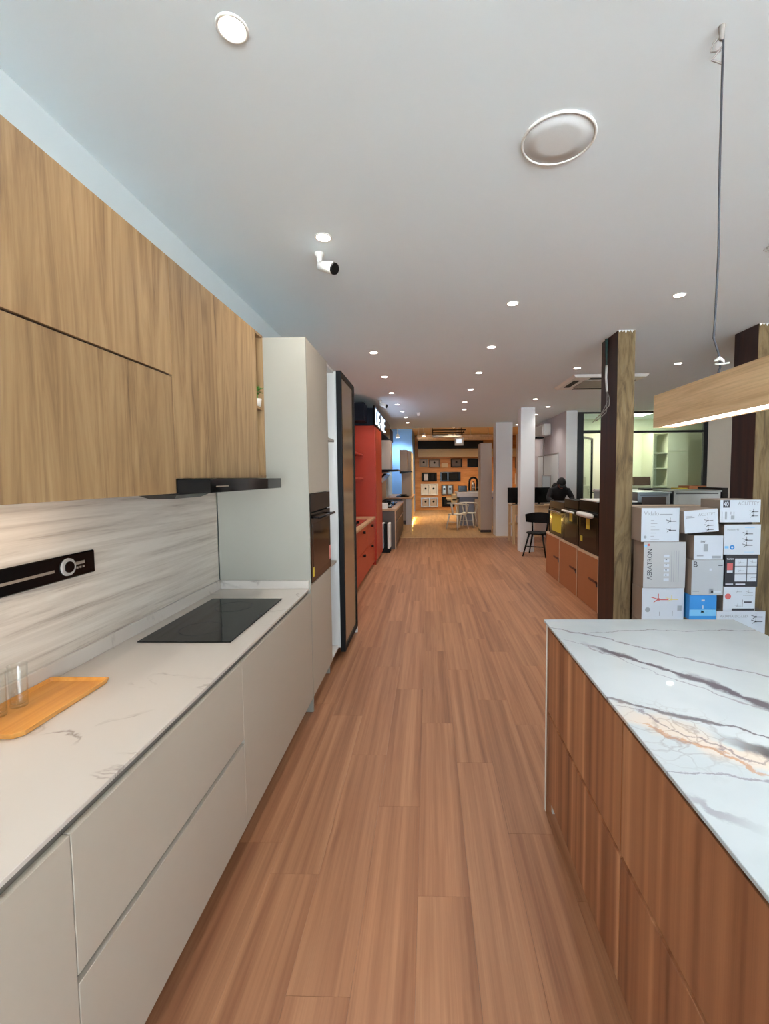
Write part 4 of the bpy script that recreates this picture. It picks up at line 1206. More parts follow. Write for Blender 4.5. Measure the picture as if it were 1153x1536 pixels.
R_ = [(0.16, 0.12), (0.155, 0.115), (0.16, 0.12), (0.14, 0.11), 0.07, 0.06, 0.075, 0.055, 0.04, 0.075, 0.055, 0.04, 0.095, 0.065, 0.045, 0.04, 0.095, 0.065, 0.045, 0.04]
o = bpy.data.objects.new('body', skinned('body', V_, E_, R_, 0, 'hoodie')); COL.objects.link(o); o.parent = t.o
# head bowed towards the table: skull, face front, ears, nose
bm = new_bm()
bmesh.ops.create_uvsphere(bm, u_segments=20, v_segments=14, radius=1.0)
for v in bm.verts:
    x, y, z = v.co
    w = 0.078*(1.0 - 0.22*max(0, -z)**1.5)
    v.co = Vector((x*w, y*0.097*(1.0 - 0.1*max(0, -z)), z*0.118))
for (cx_, cy_, cz_, sx, sy, sz) in ((0, -0.1, -0.012, 0.014, 0.016, 0.02), (0.078, 0.0, -0.01, 0.01, 0.018, 0.03), (-0.078, 0.0, -0.01, 0.01, 0.018, 0.03), (0, -0.088, -0.06, 0.024, 0.008, 0.007), (0.03, -0.086, 0.01, 0.012, 0.008, 0.008), (-0.03, -0.086, 0.01, 0.012, 0.008, 0.008)):
    g = bmesh.ops.create_uvsphere(bm, u_segments=10, v_segments=6, radius=1.0)
    for v in g['verts']:
        v.co = Vector((cx_+v.co.x*sx, cy_+v.co.y*sy, cz_+v.co.z*sz))
rot = Matrix.Rotation(0.75, 4, 'X')
hc = Vector((0.0, -0.31, 1.435))
for v in bm.verts:
    v.co = hc + (rot @ v.co)
h_ = add('head', bm, 'skin', t.o, True)
bm = new_bm()
bmesh.ops.create_uvsphere(bm, u_segments=22, v_segments=16, radius=1.0)
kill = [v for v in bm.verts if v.co.z < -0.25 - 0.5*max(0, v.co.y) + 0.55*max(0, -v.co.y)]
bmesh.ops.delete(bm, geom=kill, context='VERTS')
for v in bm.verts:
    v.co = Vector((v.co.x*0.092, v.co.y*0.112, v.co.z*0.132+0.002))
box(bm, -0.065, 0.065, -0.165, -0.08, 0.035, 0.045)
for v in bm.verts:
    v.co = hc + (rot @ v.co)
add('cap', bm, 'hair', h_, True)
# hands: palm with five bent fingers each
for s in (-1, 1):
    bm = new_bm()
    c = Vector((s*0.16, -0.45, 1.033))
    tube(bm, [c + Vector((0, 0.05, 0.008)), c + Vector((0, 0.02, 0.006)), c + Vector((-s*0.004, -0.03, 0.002)), c + Vector((-s*0.006, -0.045, 0.0))], [0.02, 0.03, 0.034, 0.024], 10)
    for k, ln in enumerate((0.062, 0.075, 0.07, 0.055)):
        x = -s*0.03 + s*0.019*k
        tube(bm, [c + Vector((x, -0.035, 0.004)), c + Vector((x, -0.035-ln*0.5, 0.010)), c + Vector((x*1.05, -0.035-ln*0.85, 0.0)), c + Vector((x*1.05, -0.035-ln, -0.008))], [0.009, 0.009, 0.008, 0.006], 8)
    tube(bm, [c + Vector((-s*0.02, 0.01, 0.002)), c + Vector((-s*0.045, -0.012, 0.0)), c + Vector((-s*0.05, -0.04, -0.004))], [0.011, 0.010, 0.007], 8)
    add('hand', bm, 'skin', t.o, True)
bm = new_bm()
tube(bm, [(-0.09, 0.0, 1.30), (-0.1, -0.09, 1.345), (-0.05, -0.03, 1.40), (0.05, -0.03, 1.40), (0.1, -0.09, 1.345), (0.09, 0.0, 1.30)], [0.03, 0.045, 0.05, 0.05, 0.045, 0.03], 10)
add('hood', bm, 'hoodie', t.o, True)

# long pale desk with monitors behind the white column
t = Thing('desk', 'long pale wood desk with monitors behind the slim white column', 'desk', (2.45, 10.7, 0))
t.part('desktop', bx(1.96, 2.98, 10.4, 11.0, 0.885, 0.92, 0.003), 'pale_wood')
t.part('apron', bx(2.0, 2.96, 10.42, 10.44, 0.70, 0.884), 'pale_wood')
for (x, y) in ((1.99, 10.43), (2.95, 10.43), (1.99, 10.97), (2.95, 10.97)):
    t.part('leg', bx(x-0.028, x+0.028, y-0.028, y+0.028, 0, 0.884), 'pale_wood')
t.part('side_rail', bx(1.975, 2.005, 10.459, 10.941, 0.42, 0.46), 'pale_wood')
def monitor(lab, x, y, w, h):
    t = Thing('monitor', lab, 'monitor', (x, y, 0.92), 'monitors on the pale desk')
    t.part('stand', bx(x-0.1, x+0.1, y-0.07, y+0.07, 0.921, 0.932, 0.002), 'black_matt')
    t.part('neck', bx(x-0.025, x+0.025, y+0.02, y+0.04, 0.932, 1.05), 'black_matt')
    t.part('screen_back', bx(x-w/2, x+w/2, y-0.02, y+0.019, 0.96, 0.96+h, 0.004), 'black_gloss')
monitor('black monitor half hidden between the two white columns', 2.09, 10.62, 0.42, 0.36)
monitor('black monitor on the pale desk beside the bending person', 2.62, 10.62, 0.5, 0.36)
t = Thing('notice_stand', 'small grey framed notice stand on the pale desk', 'sign', (2.84, 10.85, 0.92))
t.part('frame', ring_slab(new_bm(), 2.85, 1.42, 10.86, 10.88, 0.22, 0.36, 0.02), 'plastic_grey')
t.part('sheet', bx(2.761, 2.939, 10.865, 10.875, 1.261, 1.579), 'print_cream')
t.part('stem', bx(2.84, 2.86, 10.86, 10.88, 0.93, 1.239), 'plastic_grey')
t.part('foot', bx(2.78, 2.92, 10.8, 10.94, 0.921, 0.93), 'plastic_grey')

# black chair beside the column
t = Thing('chair', 'black wooden chair with curved backrest beside the slim white column', 'chair', (2.18, 8.95, 0), rotz=-0.5, local=True)
seat_ = new_bm()
lathe(seat_, [(0, 0.44), (0.20, 0.44), (0.22, 0.452), (0.215, 0.47), (0, 0.465)], n=20)
t.part('seat', seat_, 'black_matt', smooth=True)
bm = new_bm()
n = 12
for k in range(n):
    a0, a1 = PI*(0.08+0.84*k/n), PI*(0.08+0.84*(k+1)/n)
    q = []
    for a in (a0, a1):
        h = 0.06 + 0.05*math.sin(a)
        for rr in (0.235, 0.255):
            q.append([bm.verts.new((math.cos(a)*rr, math.sin(a)*rr-0.02, 0.72-h*0.8)), bm.verts.new((math.cos(a)*(rr+0.02), math.sin(a)*(rr+0.02)-0.02, 0.74+h))])
    i0, o0, i1, o1 = q
    bm.faces.new((i0[0], i1[0], i1[1], i0[1])); bm.faces.new((o0[0], o0[1], o1[1], o1[0]))
    bm.faces.new((i0[1], i1[1], o1[1], o0[1])); bm.faces.new((i0[0], o0[0], o1[0], i1[0]))
bmesh.ops.remove_doubles(bm, verts=bm.verts, dist=0.0005)
t.part('backrest', bm, 'black_matt')
for (x, y) in ((0.14, 0.15), (-0.14, 0.15)):
    t.part('back_post', tube(new_bm(), [(x, y, 0.45), (x*1.15, y*1.3, 0.7)], 0.016, 8), 'black_matt', smooth=True)
for (x, y) in ((0.13, 0.13), (-0.13, 0.13), (0.13, -0.13), (-0.13, -0.13)):
    t.part('leg', tube(new_bm(), [(x, y, 0.445), (x*1.75, y*1.75, 0.0)], [0.02, 0.013], 8), 'black_matt', smooth=True)
t.part('stretcher', tube(new_bm(), [(-0.18, -0.18, 0.2), (0.18, -0.18, 0.2)], 0.01, 6), 'black_matt')

# ================================================================== RED KITCHEN
t = Thing('red_base_cabinet', 'glossy orange-red base cabinet under a tan worktop', 'cabinet', (-1.2, 6.6, 0))
t.part('body', bx(-1.44, -0.99, 5.2, 8.04, 0.08, 0.845), 'red_dark')
t.part('plinth', bx(-1.42, -1.03, 5.2, 8.04, 0.0, 0.08), 'red_dark')
for (ya, yb) in ((5.2, 6.14), (6.145, 7.09), (7.095, 8.04)):
    d = t.part('drawer_front', bx(-0.989, -0.97, ya, yb, 0.08, 0.47, 0.001), 'red')
    d2 = t.part('drawer_front', bx(-0.989, -0.97, ya, yb, 0.475, 0.835, 0.001), 'red')
    t.part('knob', cyl(new_bm(), (-0.97, (ya+yb)/2, 0.77), (-0.935, (ya+yb)/2, 0.77), 0.018, 0.022, 12), 'black_matt', d2)
    t.part('knob', cyl(new_bm(), (-0.97, (ya+yb)/2, 0.42), (-0.935, (ya+yb)/2, 0.42), 0.018, 0.022, 12), 'black_matt', d)
solo('tan_worktop', bx(-1.44, -0.95, 5.18, 8.045, 0.847, 0.885, 0.003), 'tan_top', 'tan wood worktop on the orange-red base cabinet', 'worktop', (-1.2, 6.6, 0.847))
t = Thing('gas_burner', 'black gas burner on a red mat on the tan worktop', 'hob', (-1.14, 6.6, 0.886))
t.part('mat', bx(-1.32, -1.02, 6.35, 7.4, 0.886, 0.892), 'red_dark')
t.part('burner_body', lathe(new_bm(), [(0, 0), (0.09, 0), (0.1, 0.03), (0.06, 0.05), (0.05, 0.1), (0.07, 0.13), (0.02, 0.14), (0, 0.14)], (-1.14, 6.5, 0.8925), 18), 'black_gloss', smooth=True)
t.part('knob', cyl(new_bm(), (-1.04, 6.45, 0.94), (-1.0, 6.45, 0.94), 0.02, n=12), 'black_gloss')
t = Thing('red_tall_cabinet', 'tall orange-red cabinet closing the red kitchen under the lit sign', 'cabinet', (-1.18, 8.6, 0))
t.part('side_panel', bx(-1.44, -0.952, 8.05, 8.07, 0.0, 2.52), 'red')
t.part('body', bx(-1.44, -0.955, 8.071, 9.1, 0.08, 2.51), 'red_dark')
t.part('door', bx(-0.954, -0.935, 8.075, 8.58, 0.08, 2.5, 0.001), 'red')
t.part('door', bx(-0.954, -0.935, 8.585, 9.1, 0.08, 2.5, 0.001), 'red')
t.part('plinth', bx(-1.42, -0.99, 8.071, 9.1, 0.0, 0.08), 'red_dark')
for k, z in enumerate((1.56, 1.98)):
    solo('red_wall_shelf', bx(-1.444, -1.16, 6.1, 8.048, z, z+0.03, 0.002), 'red', ('orange-red wall shelf nearer the tan worktop' if k == 0 else 'orange-red wall shelf just below the red upper cabinet'), 'shelf', (-1.3, 7.0, z))
t = Thing('red_upper_cabinet', 'orange-red upper panel and back board behind the display cabinet', 'cabinet', (-1.4, 6.0, 1.0))
t.part('upright', bx(-1.43, -1.12, 6.02, 6.06, 1.4, 2.55), 'red')
t.part('top_board', bx(-1.444, -1.12, 5.2, 6.019, 2.3, 2.55), 'red')
t = Thing('navy_bulkhead', 'dark navy bulkhead box above the red tall cabinet', 'bulkhead', (-1.19, 10.3, 2.53))
t.part('bulkhead_body', bx(-1.44, -0.955, 8.03, 12.3, 2.525, 2.83), 'navy')
t.part('raised_box', bx(-1.44, -1.07, 7.6, 8.02, 2.56, 2.86), 'navy')
t = Thing('lit_sign', 'dark sign box with glowing blue-white letters above the red cabinet', 'sign', (-0.93, 9.3, 2.53))
t.part('sign_box', bx(-0.953, -0.925, 7.93, 11.0, 2.523, 2.86, 0.003), 'black_gloss')
t.part('letters', text_bm('DE-IIIE', 0.40, (-0.922, 7.98, 2.545), 'YZ', depth=0.004, squash=1.55), 'sign_on')
_l = bpy.data.lights.new('sign_glow', 'AREA'); _l.shape = 'RECTANGLE'; _l.size = 0.25; _l.size_y = 2.6; _l.energy = 6; _l.color = (0.55, 0.72, 1.0)
_lo = bpy.data.objects.new('sign_glow', _l); COL.objects.link(_lo); _lo.parent = t.o; _lo.location = (0.03, 0.0, 0.15); _lo.rotation_euler = (0, -PI/2, 0)

# ================================================================== FAR LEFT SHOWROOM COUNTERS
t = Thing('dark_counter', 'dark taupe counter with a tan top carrying display hobs', 'counter', (-1.05, 11.2, 0))
t.part('body', bx(-1.44, -0.735, 9.78, 12.6, 0.08, 0.85), 'dark_cab')
t.part('end_panel', bx(-1.0, -0.71, 9.755, 9.778, 0.0, 0.85), 'dark_cab')
t.part('end_edge', bx(-0.735, -0.708, 9.75, 9.7545, 0.0, 0.85), 'tan_top')
t.part('plinth', bx(-1.42, -0.78, 9.78, 12.6, 0.0, 0.08), 'black_matt')
for k in range(3):
    ya = 9.785 + 0.94*k
    d = t.part('drawer_front', bx(-0.734, -0.71, ya, ya+0.93, 0.09, 0.84, 0.001), 'dark_cab')
    t.part('handle', cyl(new_bm(), (-0.695, ya+0.12, 0.62), (-0.695, ya+0.8, 0.62), 0.01, n=8), 'chrome', d)
t.part('worktop', bx(-1.44, -0.695, 9.74, 12.62, 0.852, 0.90, 0.003), 'tan_top')
def gas_hob(lab, y0, y1, z, x0=-1.3, x1=-0.82):
    t = Thing('gas_hob', lab, 'hob', ((x0+x1)/2, (y0+y1)/2, z), 'display hobs on the dark counter')
    t.part('plate', bx(x0, x1, y0, y1, z, z+0.03, 0.004), 'black_glass')
    for yy in (y0+(y1-y0)*0.28, y0+(y1-y0)*0.72):
        b_ = t.part('burner', lathe(new_bm(), [(0.08, 0), (0.08, 0.015), (0.05, 0.03), (0, 0.03)], ((x0+x1)/2, yy, z+0.03), 16), 'black_matt', smooth=True)
        bm = new_bm()
        xm = (x0+x1)/2
        box(bm, xm-0.12, xm+0.12, yy-0.006, yy+0.006, z+0.062, z+0.074); box(bm, xm-0.006, xm+0.006, yy-0.12, yy+0.12, z+0.062, z+0.074)
        for (dx, dy) in ((0.115, 0), (-0.115, 0), (0, 0.115), (0, -0.115)):
            box(bm, xm+dx-0.006, xm+dx+0.006, yy+dy-0.006, yy+dy+0.006, z+0.03, z+0.062)
        t.part('pan_support', bm, 'black_matt', b_)
    for yy in ((y0+y1)/2-0.06, (y0+y1)/2+0.06):
        t.part('knob', cyl(new_bm(), (x1-0.05, yy, z+0.03), (x1-0.05, yy, z+0.055), 0.018, n=12), 'chrome')
gas_hob('black gas hob on the dark counter next to the red tall cabinet', 9.95, 10.75, 0.901)
gas_hob('black gas hob standing further along the dark counter', 11.1, 11.9, 0.901)
solo('small_carton', bx(-1.05, -0.9, 9.78, 9.9, 0.901, 1.02, 0.003), 'foam', 'small white carton at the near end of the dark counter', 'box', (-0.97, 9.84, 0.901))
t = Thing('oil_heater', 'slim white heater with black gaps against the dark counter end', 'heater', (-0.88, 9.45, 0))
for x in (-0.965, -0.90, -0.835):
    t.part('fin', bx(x-0.026, x+0.026, 9.3, 9.62, 0.09, 0.62, 0.008), 'foam' if x != -0.90 else 'black_matt')
t.part('foot', bx(-0.99, -0.81, 9.33, 9.4, 0.0, 0.089), 'black_matt')
t.part('foot', bx(-0.99, -0.81, 9.52, 9.59, 0.0, 0.089), 'black_matt')

def chimney_hood(lab, x0, x1, xc, y0, y1, z0, z1, mat):
    """Chimney hood: box flue on a thin slanted black canopy."""
    t = Thing('chimney_hood', lab, 'cooker hood', ((x0+x1)/2, (y0+y1)/2, z0))
    t.part('flue', bx(x0, x1, y0+0.18, y1-0.18, z0+0.08, z1, 0.003), mat)
    t.part('light_panel', bx(x1, x1+0.004, y0+0.2, y1-0.2, z0+0.55*(z1-z0), z0+0.7*(z1-z0)), 'cream_band')
    bm = new_bm()
    v = [bm.verts.new(p) for p in ((x0, y0, z0), (xc, y0, z0+0.05), (xc, y1, z0+0.05), (x0, y1, z0), (x0, y0, z0+0.079), (xc, y0, z0+0.079), (xc, y1, z0+0.079), (x0, y1, z0+0.079))]
    for q in ((0, 3, 2, 1), (4, 5, 6, 7), (0, 1, 5, 4), (1, 2, 6, 5), (2, 3, 7, 6), (3, 0, 4, 7)):
        bm.faces.new([v[i] for i in q])
    t.part('canopy', bm, 'black_gloss')
    return t
chimney_hood('taupe chimney hood with a black canopy above the dark counter', -1.2, -0.90, -0.70, 10.6, 11.5, 1.69, 2.48, 'taupe')
t = Thing('slanted_hood', 'black slanted glass hood leaning over the dark counter', 'cooker hood', (-1.2, 11.0, 1.2))
bm = new_bm()
v = [bm.verts.new(p) for p in ((-1.42, 10.4, 1.25), (-1.36, 10.4, 1.25), (-0.98, 10.4, 1.66), (-1.02, 10.4, 1.68), (-1.42, 11.6, 1.25), (-1.36, 11.6, 1.25), (-0.98, 11.6, 1.66), (-1.02, 11.6, 1.68))]
for q in ((0, 1, 2, 3), (7, 6, 5, 4), (0, 4, 5, 1), (1, 5, 6, 2), (2, 6, 7, 3), (3, 7, 4, 0)):
    bm.faces.new([v[i] for i in q])
t.part('glass_panel', bm, 'black_glass')
t.part('wall_box', bx(-1.44, -1.421, 10.3, 11.7, 1.1, 1.68), 'dark_cab')
solo('stone_back_panel', bx(-1.444, -1.38, 11.75, 14.6, 0.902, 1.75), 'taupe', 'taupe back panel along the wall beyond the slanted hood', 'wall panel', (-1.41, 13.0, 0.902))
t = Thing('dark_gap_block', 'black block standing in for the dark recess between the two counters', 'appliance', (-1.0, 13.6, 0))  # black block stands in for the darkness of the recess between the counters
t.part('body', bx(-1.43, -0.86, 12.66, 14.7, 0.0, 0.86, 0.004), 'black_matt')
t.part('door', bx(-0.859, -0.84, 12.67, 14.69, 0.06, 0.85, 0.003), 'black_gloss')
t = Thing('pale_counter', 'pale counter with a yellow LED glowing along its plinth', 'counter', (-1.0, 16.4, 0))
t.part('body', bx(-1.44, -0.58, 14.86, 17.98, 0.14, 0.86), 'taupe')
t.part('end_panel', bx(-0.74, -0.555, 14.82, 14.858, 0.0, 0.86), 'stone_grey')
t.part('front', bx(-0.579, -0.556, 14.86, 17.98, 0.14, 0.80), 'cream_band')
t.part('worktop', bx(-1.44, -0.54, 14.8, 17.99, 0.862, 0.9, 0.003), 'tan_top')
t.part('plinth', bx(-1.42, -0.66, 14.86, 17.98, 0.0, 0.139), 'dark_cab')
t.part('led_line', bx(-0.655, -0.645, 14.87, 17.97, 0.10, 0.13), 'led_yellow')
_l = bpy.data.lights.new('plinth_led_light', 'AREA'); _l.shape = 'RECTANGLE'; _l.size = 0.03; _l.size_y = 3.0; _l.energy = 14; _l.color = (1.0, 0.7, 0.2)
_lo = bpy.data.objects.new('plinth_led_light', _l); COL.objects.link(_lo); _lo.parent = t.o; _lo.location = (0.44, 0.0, 0.1); _lo.rotation_euler = (0, -1.0, 0)
gas_hob('black gas hob on the pale counter with the LED plinth', 15.3, 16.0, 0.901, -1.1, -0.66)
chimney_hood('dark chimney hood with a wide pale front above the pale counter', -0.95, -0.70, -0.55, 14.95, 15.99, 1.70, 2.5, 'taupe')
t = Thing('pale_wall_cabinet', 'pale wall cabinet front beyond the dark chimney hood', 'cabinet', (-0.9, 17.0, 0.95))
t.part('body', bx(-0.95, -0.62, 16.0, 17.99, 0.902, 2.5), 'taupe')
t.part('front', bx(-0.619, -0.6, 16.0, 17.99, 0.902, 2.5), 'cream_band')

# ================================================================== FAR REAR: SINK WALL
YW = YB
struct('trim_2', bx(-0.45, 2.5, YW-0.9, YW-0.55, 2.87, 3.2), 'black_matt')
struct('trim_3', bx(-0.45, XR, YW-0.5, YW-0.001, 2.50, 2.86), 'cream_band')
def display_sink(lab, x0, x1, z0, z1, bowls, mat, rim_mat, flat=0.0):
    """Sink hung on the rear wall: a rim plate pierced by open bowls with drains."""
    t = Thing('display_sink', lab, 'sink', ((x0+x1)/2, YW-0.05, z0), 'sinks hung on the rear wall')
    yr = YW-0.06
    xs = [x0]
    w = x1-x0
    m_ = 0.05*w if len(bowls) > 1 else 0.07*w
    bm = new_bm()
    px = x0
    for (a, b2) in bowls:
        xa, xb = x0+a*w, x0+b2*w
        box(bm, px, xa, yr, yr+0.02, z0, z1)
        px = xb
        box(bm, xa, xb, yr, yr+0.02, z1-m_*0.8, z1)
        box(bm, xa, xb, yr, yr+0.02, z0, z0+m_*0.8)
    box(bm, px, x1, yr, yr+0.02, z0, z1)
    t.part('rim', bm, rim_mat)
    for (a, b2) in bowls:
        xa, xb = x0+a*w, x0+b2*w
        zb0, zb1 = z0+m_*0.8, z1-m_*0.8
        bm = new_bm()
        A = [bm.verts.new(p) for p in ((xa, yr+0.01, zb0), (xb, yr+0.01, zb0), (xb, yr+0.01, zb1), (xa, yr+0.01, zb1))]
        e = 0.03
        B = [bm.verts.new(p) for p in ((xa+e, yr+0.055, zb0+e), (xb-e, yr+0.055, zb0+e), (xb-e, yr+0.055, zb1-e), (xa+e, yr+0.055, zb1-e))]
        for k in range(4):
            bm.faces.new((A[k], A[(k+1) % 4], B[(k+1) % 4], B[k]))
        bm.faces.new(B)
        bo = t.part('bowl', bm, mat)
        t.part('drain', cyl(new_bm(), ((xa+xb)/2, yr+0.054, (zb0+zb1)/2+0.04), ((xa+xb)/2, yr+0.046, (zb0+zb1)/2+0.04), 0.05, n=16), 'black_matt', bo)
    return t
SK = [
    ('brushed steel single sink in the corner of the top row', -0.41, 0.0, 2.04, 2.42, [(0.12, 0.9)], 'plastic_grey', 'plastic_grey'),
    ('dull grey sink beside the corner one in the top row', 0.04, 0.58, 2.02, 2.40, [(0.1, 0.9)], 'plastic_grey', 'dark_cab'),
    ('dark square-rimmed deep sink in the top row', 1.08, 1.62, 2.02, 2.44, [(0.08, 0.92)], 'dark_cab', 'black_matt'),
    ('black one-bowl sink in the top row near the tall cabinet', 1.86, 2.4, 2.02, 2.42, [(0.08, 0.92)], 'black_matt', 'black_gloss'),
    ('black sink with a pale cutting board, second row', -0.30, 0.42, 1.37, 1.78, [(0.12, 0.46), (0.54, 0.88)], 'black_matt', 'black_matt'),
    ('long black sink with a drainer, second row', 0.58, 1.54, 1.36, 1.80, [(0.06, 0.34), (0.42, 0.9)], 'black_matt', 'black_gloss'),
    ('white enamel double sink, third row', -0.34, 0.48, 0.71, 1.25, [(0.08, 0.46), (0.54, 0.92)], 'foam', 'foam'),
    ('white-rimmed sink with a black bowl, third row', 0.63, 1.2, 0.72, 1.20, [(0.08, 0.42), (0.52, 0.92)], 'steel', 'dark_cab'),
    ('steel double sink with two dark round drains, bottom row', -0.34, 0.47, 0.14, 0.59, [(0.06, 0.47), (0.53, 0.94)], 'taupe', 'steel'),
    ('black sink in the bottom row beside the bar counter', 0.66, 1.25, 0.16, 0.62, [(0.08, 0.92)], 'black_matt', 'black_matt'),
    ('dark square sink seen between the two white columns', 4.1, 4.6, 1.95, 2.45, [(0.1, 0.9)], 'red_dark', 'dark_cab'),
    ('white rimmed sink seen between the two white columns', 4.1, 4.55, 1.2, 1.7, [(0.14, 0.86)], 'orange_wood', 'foam'),
]
for a in SK:
    display_sink(*a)
solo('price_card', bx(0.645, 0.94, YW-0.03, YW-0.002, 2.02, 2.22), 'cream_band', 'cream price card beside the dark square sink', 'sign', (0.8, YW-0.02, 2.02))
solo('cutting_board', bx(-0.19, 0.0, YW-0.085, YW-0.062, 1.42, 1.72, 0.004), 'stone_grey', 'pale cutting board over the black sink of the second row', 'board', (-0.1, YW-0.07, 1.42))

# bar counter with chairs
t = Thing('bar_counter', 'pale grey bar counter with a blue-grey front at the back of the showroom', 'counter', (1.4, 14.9, 0))
t.part('front_panel', bx(1.02, 1.48, 14.42, 14.46, 0.0, 0.93), 'bluegrey')
t.part('body', bx(1.0, 2.3, 14.47, 15.6, 0.0, 0.93), 'bluegrey')
t.part('top_slab', bx(0.93, 2.35, 14.36, 15.65, 0.935, 1.075, 0.004), 'stone_grey')
t.part('return_panel', bx(1.49, 2.3, 14.3, 14.46, 0.0, 0.87), 'taupe')
t.part('lamp_box', bx(0.78, 0.92, 14.5, 15.2, 0.72, 1.0), 'cream_band')
t.part('side_shelf', bx(0.62, 0.999, 14.5, 15.6, 0.82, 0.86), 'cream_band')
solo('black_display_box', bx(1.02, 1.3, 15.0, 15.3, 1.076, 1.28, 0.004), 'black_gloss', 'black box on the pale grey bar counter', 'box', (1.16, 15.15, 1.076))
t = Thing('coffee_machine', 'black and silver arched coffee machine on the bar counter', 'coffee machine', (1.5, 15.0, 1.076))
t.part('base', bx(1.36, 1.66, 14.85, 15.2, 1.076, 1.12, 0.004), 'chrome')
bm = new_bm()
arch = [(1.38, 15.0, 1.12)] + [(1.51-0.13*math.cos(PI*k/8), 15.0, 1.42+0.13*math.sin(PI*k/8)) for k in range(9)] + [(1.64, 15.0, 1.12)]
tube(bm, arch, 0.035, 8)
t.part('arch', bm, 'black_gloss', smooth=True)
t.part('tank', lathe(new_bm(), [(0, 0), (0.07, 0), (0.06, 0.2), (0.03, 0.3), (0, 0.3)], (1.51, 15.0, 1.121), 16), 'chrome', smooth=True)
def metal_chair(lab, x, y, rz):
    t = Thing('metal_chair', lab, 'chair', (x, y, 0), 'white metal chairs at the bar counter', rotz=rz, local=True)
    t.part('seat', box(new_bm(), -0.2, 0.2, -0.2, 0.2, 0.44, 0.46, 0.006), 'foam')
    for k, (sx, sy) in enumerate(((1, 1), (-1, 1), (1, -1), (-1, -1))):
        t.part('leg', tube(new_bm(), [(sx*0.17, sy*0.17, 0.44), (sx*0.24, sy*0.23, 0.0)], [0.022, 0.016], 8), 'foam', smooth=True)
    bm = new_bm()
    tube(bm, [(-0.19, -0.19, 0.45), (-0.27, -0.2, 0.74), (-0.27, 0.02, 0.76), (-0.2, 0.22, 0.78), (0.0, 0.26, 0.79), (0.2, 0.22, 0.78), (0.27, 0.02, 0.76), (0.27, -0.2, 0.74), (0.19, -0.19, 0.45)], 0.02, 8)
    t.part('back_frame', bm, 'foam', smooth=True)
    t.part('back_splat', tube(new_bm(), [(0.0, 0.19, 0.45), (0.0, 0.25, 0.78)], 0.03, 8), 'foam', smooth=True)
    t.part('stretcher', tube(new_bm(), [(-0.2, 0.2, 0.22), (0.2, 0.2, 0.22)], 0.01, 6), 'foam')
metal_chair('white metal armchair pulled out from the bar counter', 0.88, 13.55, 2.3)
metal_chair('white metal armchair pushed in at the blue-grey bar front', 1.25, 14.0, 2.8)

# tall taupe cabinet beside the white column
t = Thing('taupe_tall_cabinet', 'tall taupe two-part cabinet against the broad white column', 'cabinet', (1.63, 12.9, 0))
t.part('body', bx(1.475, 1.785, 12.62, 13.2, 0.08, 2.52), 'taupe')
t.part('upper_door', bx(1.475, 1.785, 12.6, 12.619, 0.88, 2.52, 0.001), 'taupe')
t.part('lower_door', bx(1.475, 1.785, 12.6, 12.619, 0.08, 0.865, 0.001), 'taupe')
t.part('plinth', bx(1.48, 1.78, 12.66, 13.2, 0.0, 0.079), 'dark_cab')
# ceiling drying rack and timber frame at the rear
t = Thing('drying_rack', 'black ceiling drying rack with grey rails before the rear ceiling', 'drying rack', (0.62, 13.6, 3.0))
for (y, z) in ((13.3, 2.965), (13.75, 2.93), (14.2, 2.90)):
    t.part('rail', tube(new_bm(), [(0.12, y, z), (1.12, y, z)], 0.018, 8), 'black_alu', smooth=True)
t.part('rack_body', bx(0.15, 1.08, 14.5, 14.7, 2.86, 2.94), 'plastic_grey')
for x in (0.15, 1.08):
    t.part('arm', tube(new_bm(), [(x, 13.3, 2.965), (x, 14.2, 2.9), (x, 14.6, 2.94), (x, 14.6, 3.495)], 0.012, 6), 'black_alu', smooth=True)
t = Thing('timber_beam', 'pale timber beam carrying spotlights before the rear ceiling', 'beam', (1.0, 17.2, 3.0))
t.part('beam', bx(-0.4, 2.6, 17.0, 17.12, 3.06, 3.16), 'pale_wood')
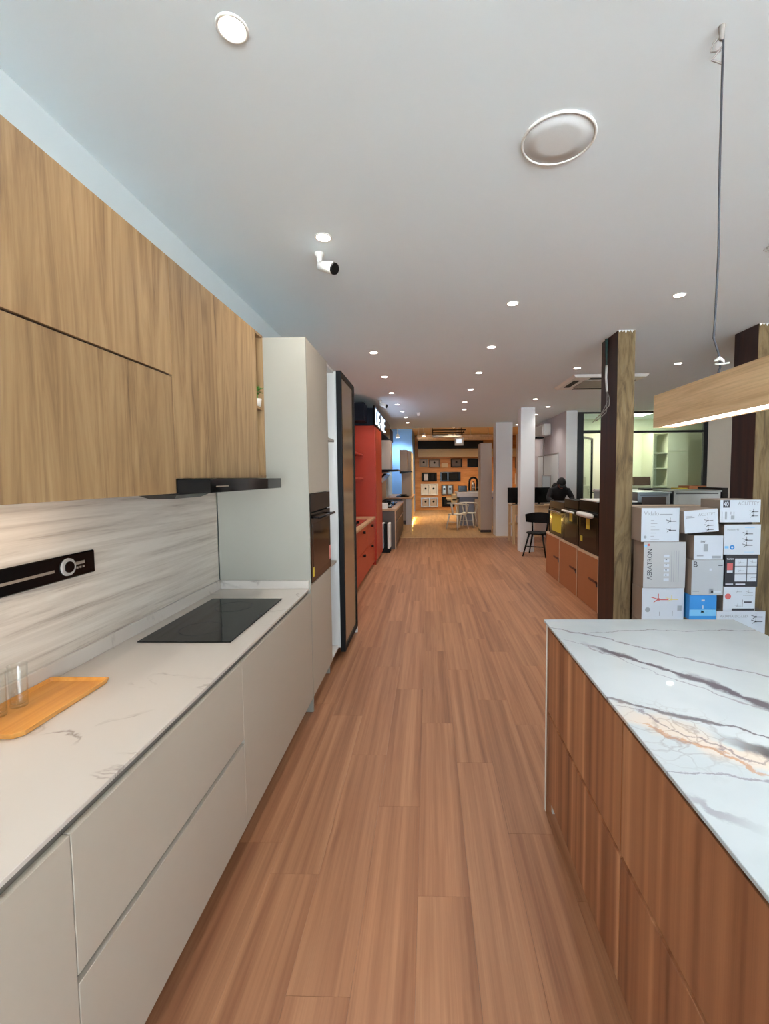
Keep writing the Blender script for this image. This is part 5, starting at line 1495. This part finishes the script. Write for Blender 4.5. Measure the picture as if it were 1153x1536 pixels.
t.part('beam', bx(-0.4, 2.6, 17.6, 17.72, 3.02, 3.1), 'pale_wood')
for x in (-0.38, 1.0, 2.56):
    t.part('hanger', bx(x, x+0.04, 17.04, 17.08, 3.161, CEIL2), 'pale_wood')
t = Thing('projection_screen_tv', 'small bright blue-white screen hung from the timber beam', 'screen', (1.15, 16.5, 2.75))
t.part('case', bx(0.98, 1.3, 16.4, 16.45, 2.72, 3.0, 0.004), 'plastic_white')
t.part('screen', bx(1.04, 1.24, 16.396, 16.3995, 2.80, 2.95), 'screen_on')
t.part('hanger', bx(1.13, 1.15, 16.42, 16.44, 3.001, CEIL2), 'plastic_grey')
for k, (x, y) in enumerate(((-0.15, 16.8), (0.1, 17.9), (1.1, 16.9), (1.7, 17.9), (2.4, 17.9), (4.3, 17.9), (-1.15, 17.2), (0.8, 13.9))):  # cool one by the left wall is added to brighten the blue wall
    t = Thing('spotlight', ('small round spotlight aimed at the rear sink wall' if 0 <= k < 6 else 'added cool spotlight above the pale counter, brightening the blue wall' if k == 6 else 'small round spotlight above the bar counter chairs'), 'spotlight', (x, y, CEIL2), 'spotlights before the rear sink wall', local=True)
    t.part('stem', cyl(new_bm(), (0, 0, 0), (0, 0, -0.28), 0.012, n=8), 'plastic_white')
    t.part('shade', lathe(new_bm(), [(0.02, -0.26), (0.055, -0.30), (0.065, -0.4), (0.06, -0.4), (0, -0.39)], n=16), 'plastic_white', smooth=True)
    t.part('lens', lathe(new_bm(), [(0, -0.405), (0.055, -0.405), (0.055, -0.40), (0, -0.40)], n=16), 'spot_on')
    _l = bpy.data.lights.new('spotlight_beam', 'SPOT'); _l.energy = 160; _l.color = (1.0, 0.82, 0.58) if x > -1 else (0.8, 0.9, 1.0); _l.spot_size = 2.4; _l.spot_blend = 0.8; _l.shadow_soft_size = 0.04
    _lo = bpy.data.objects.new('spotlight_beam', _l); COL.objects.link(_lo); _lo.parent = t.o; _lo.location = (0, 0, -0.42); _lo.rotation_euler = (0.35, 0, 0)
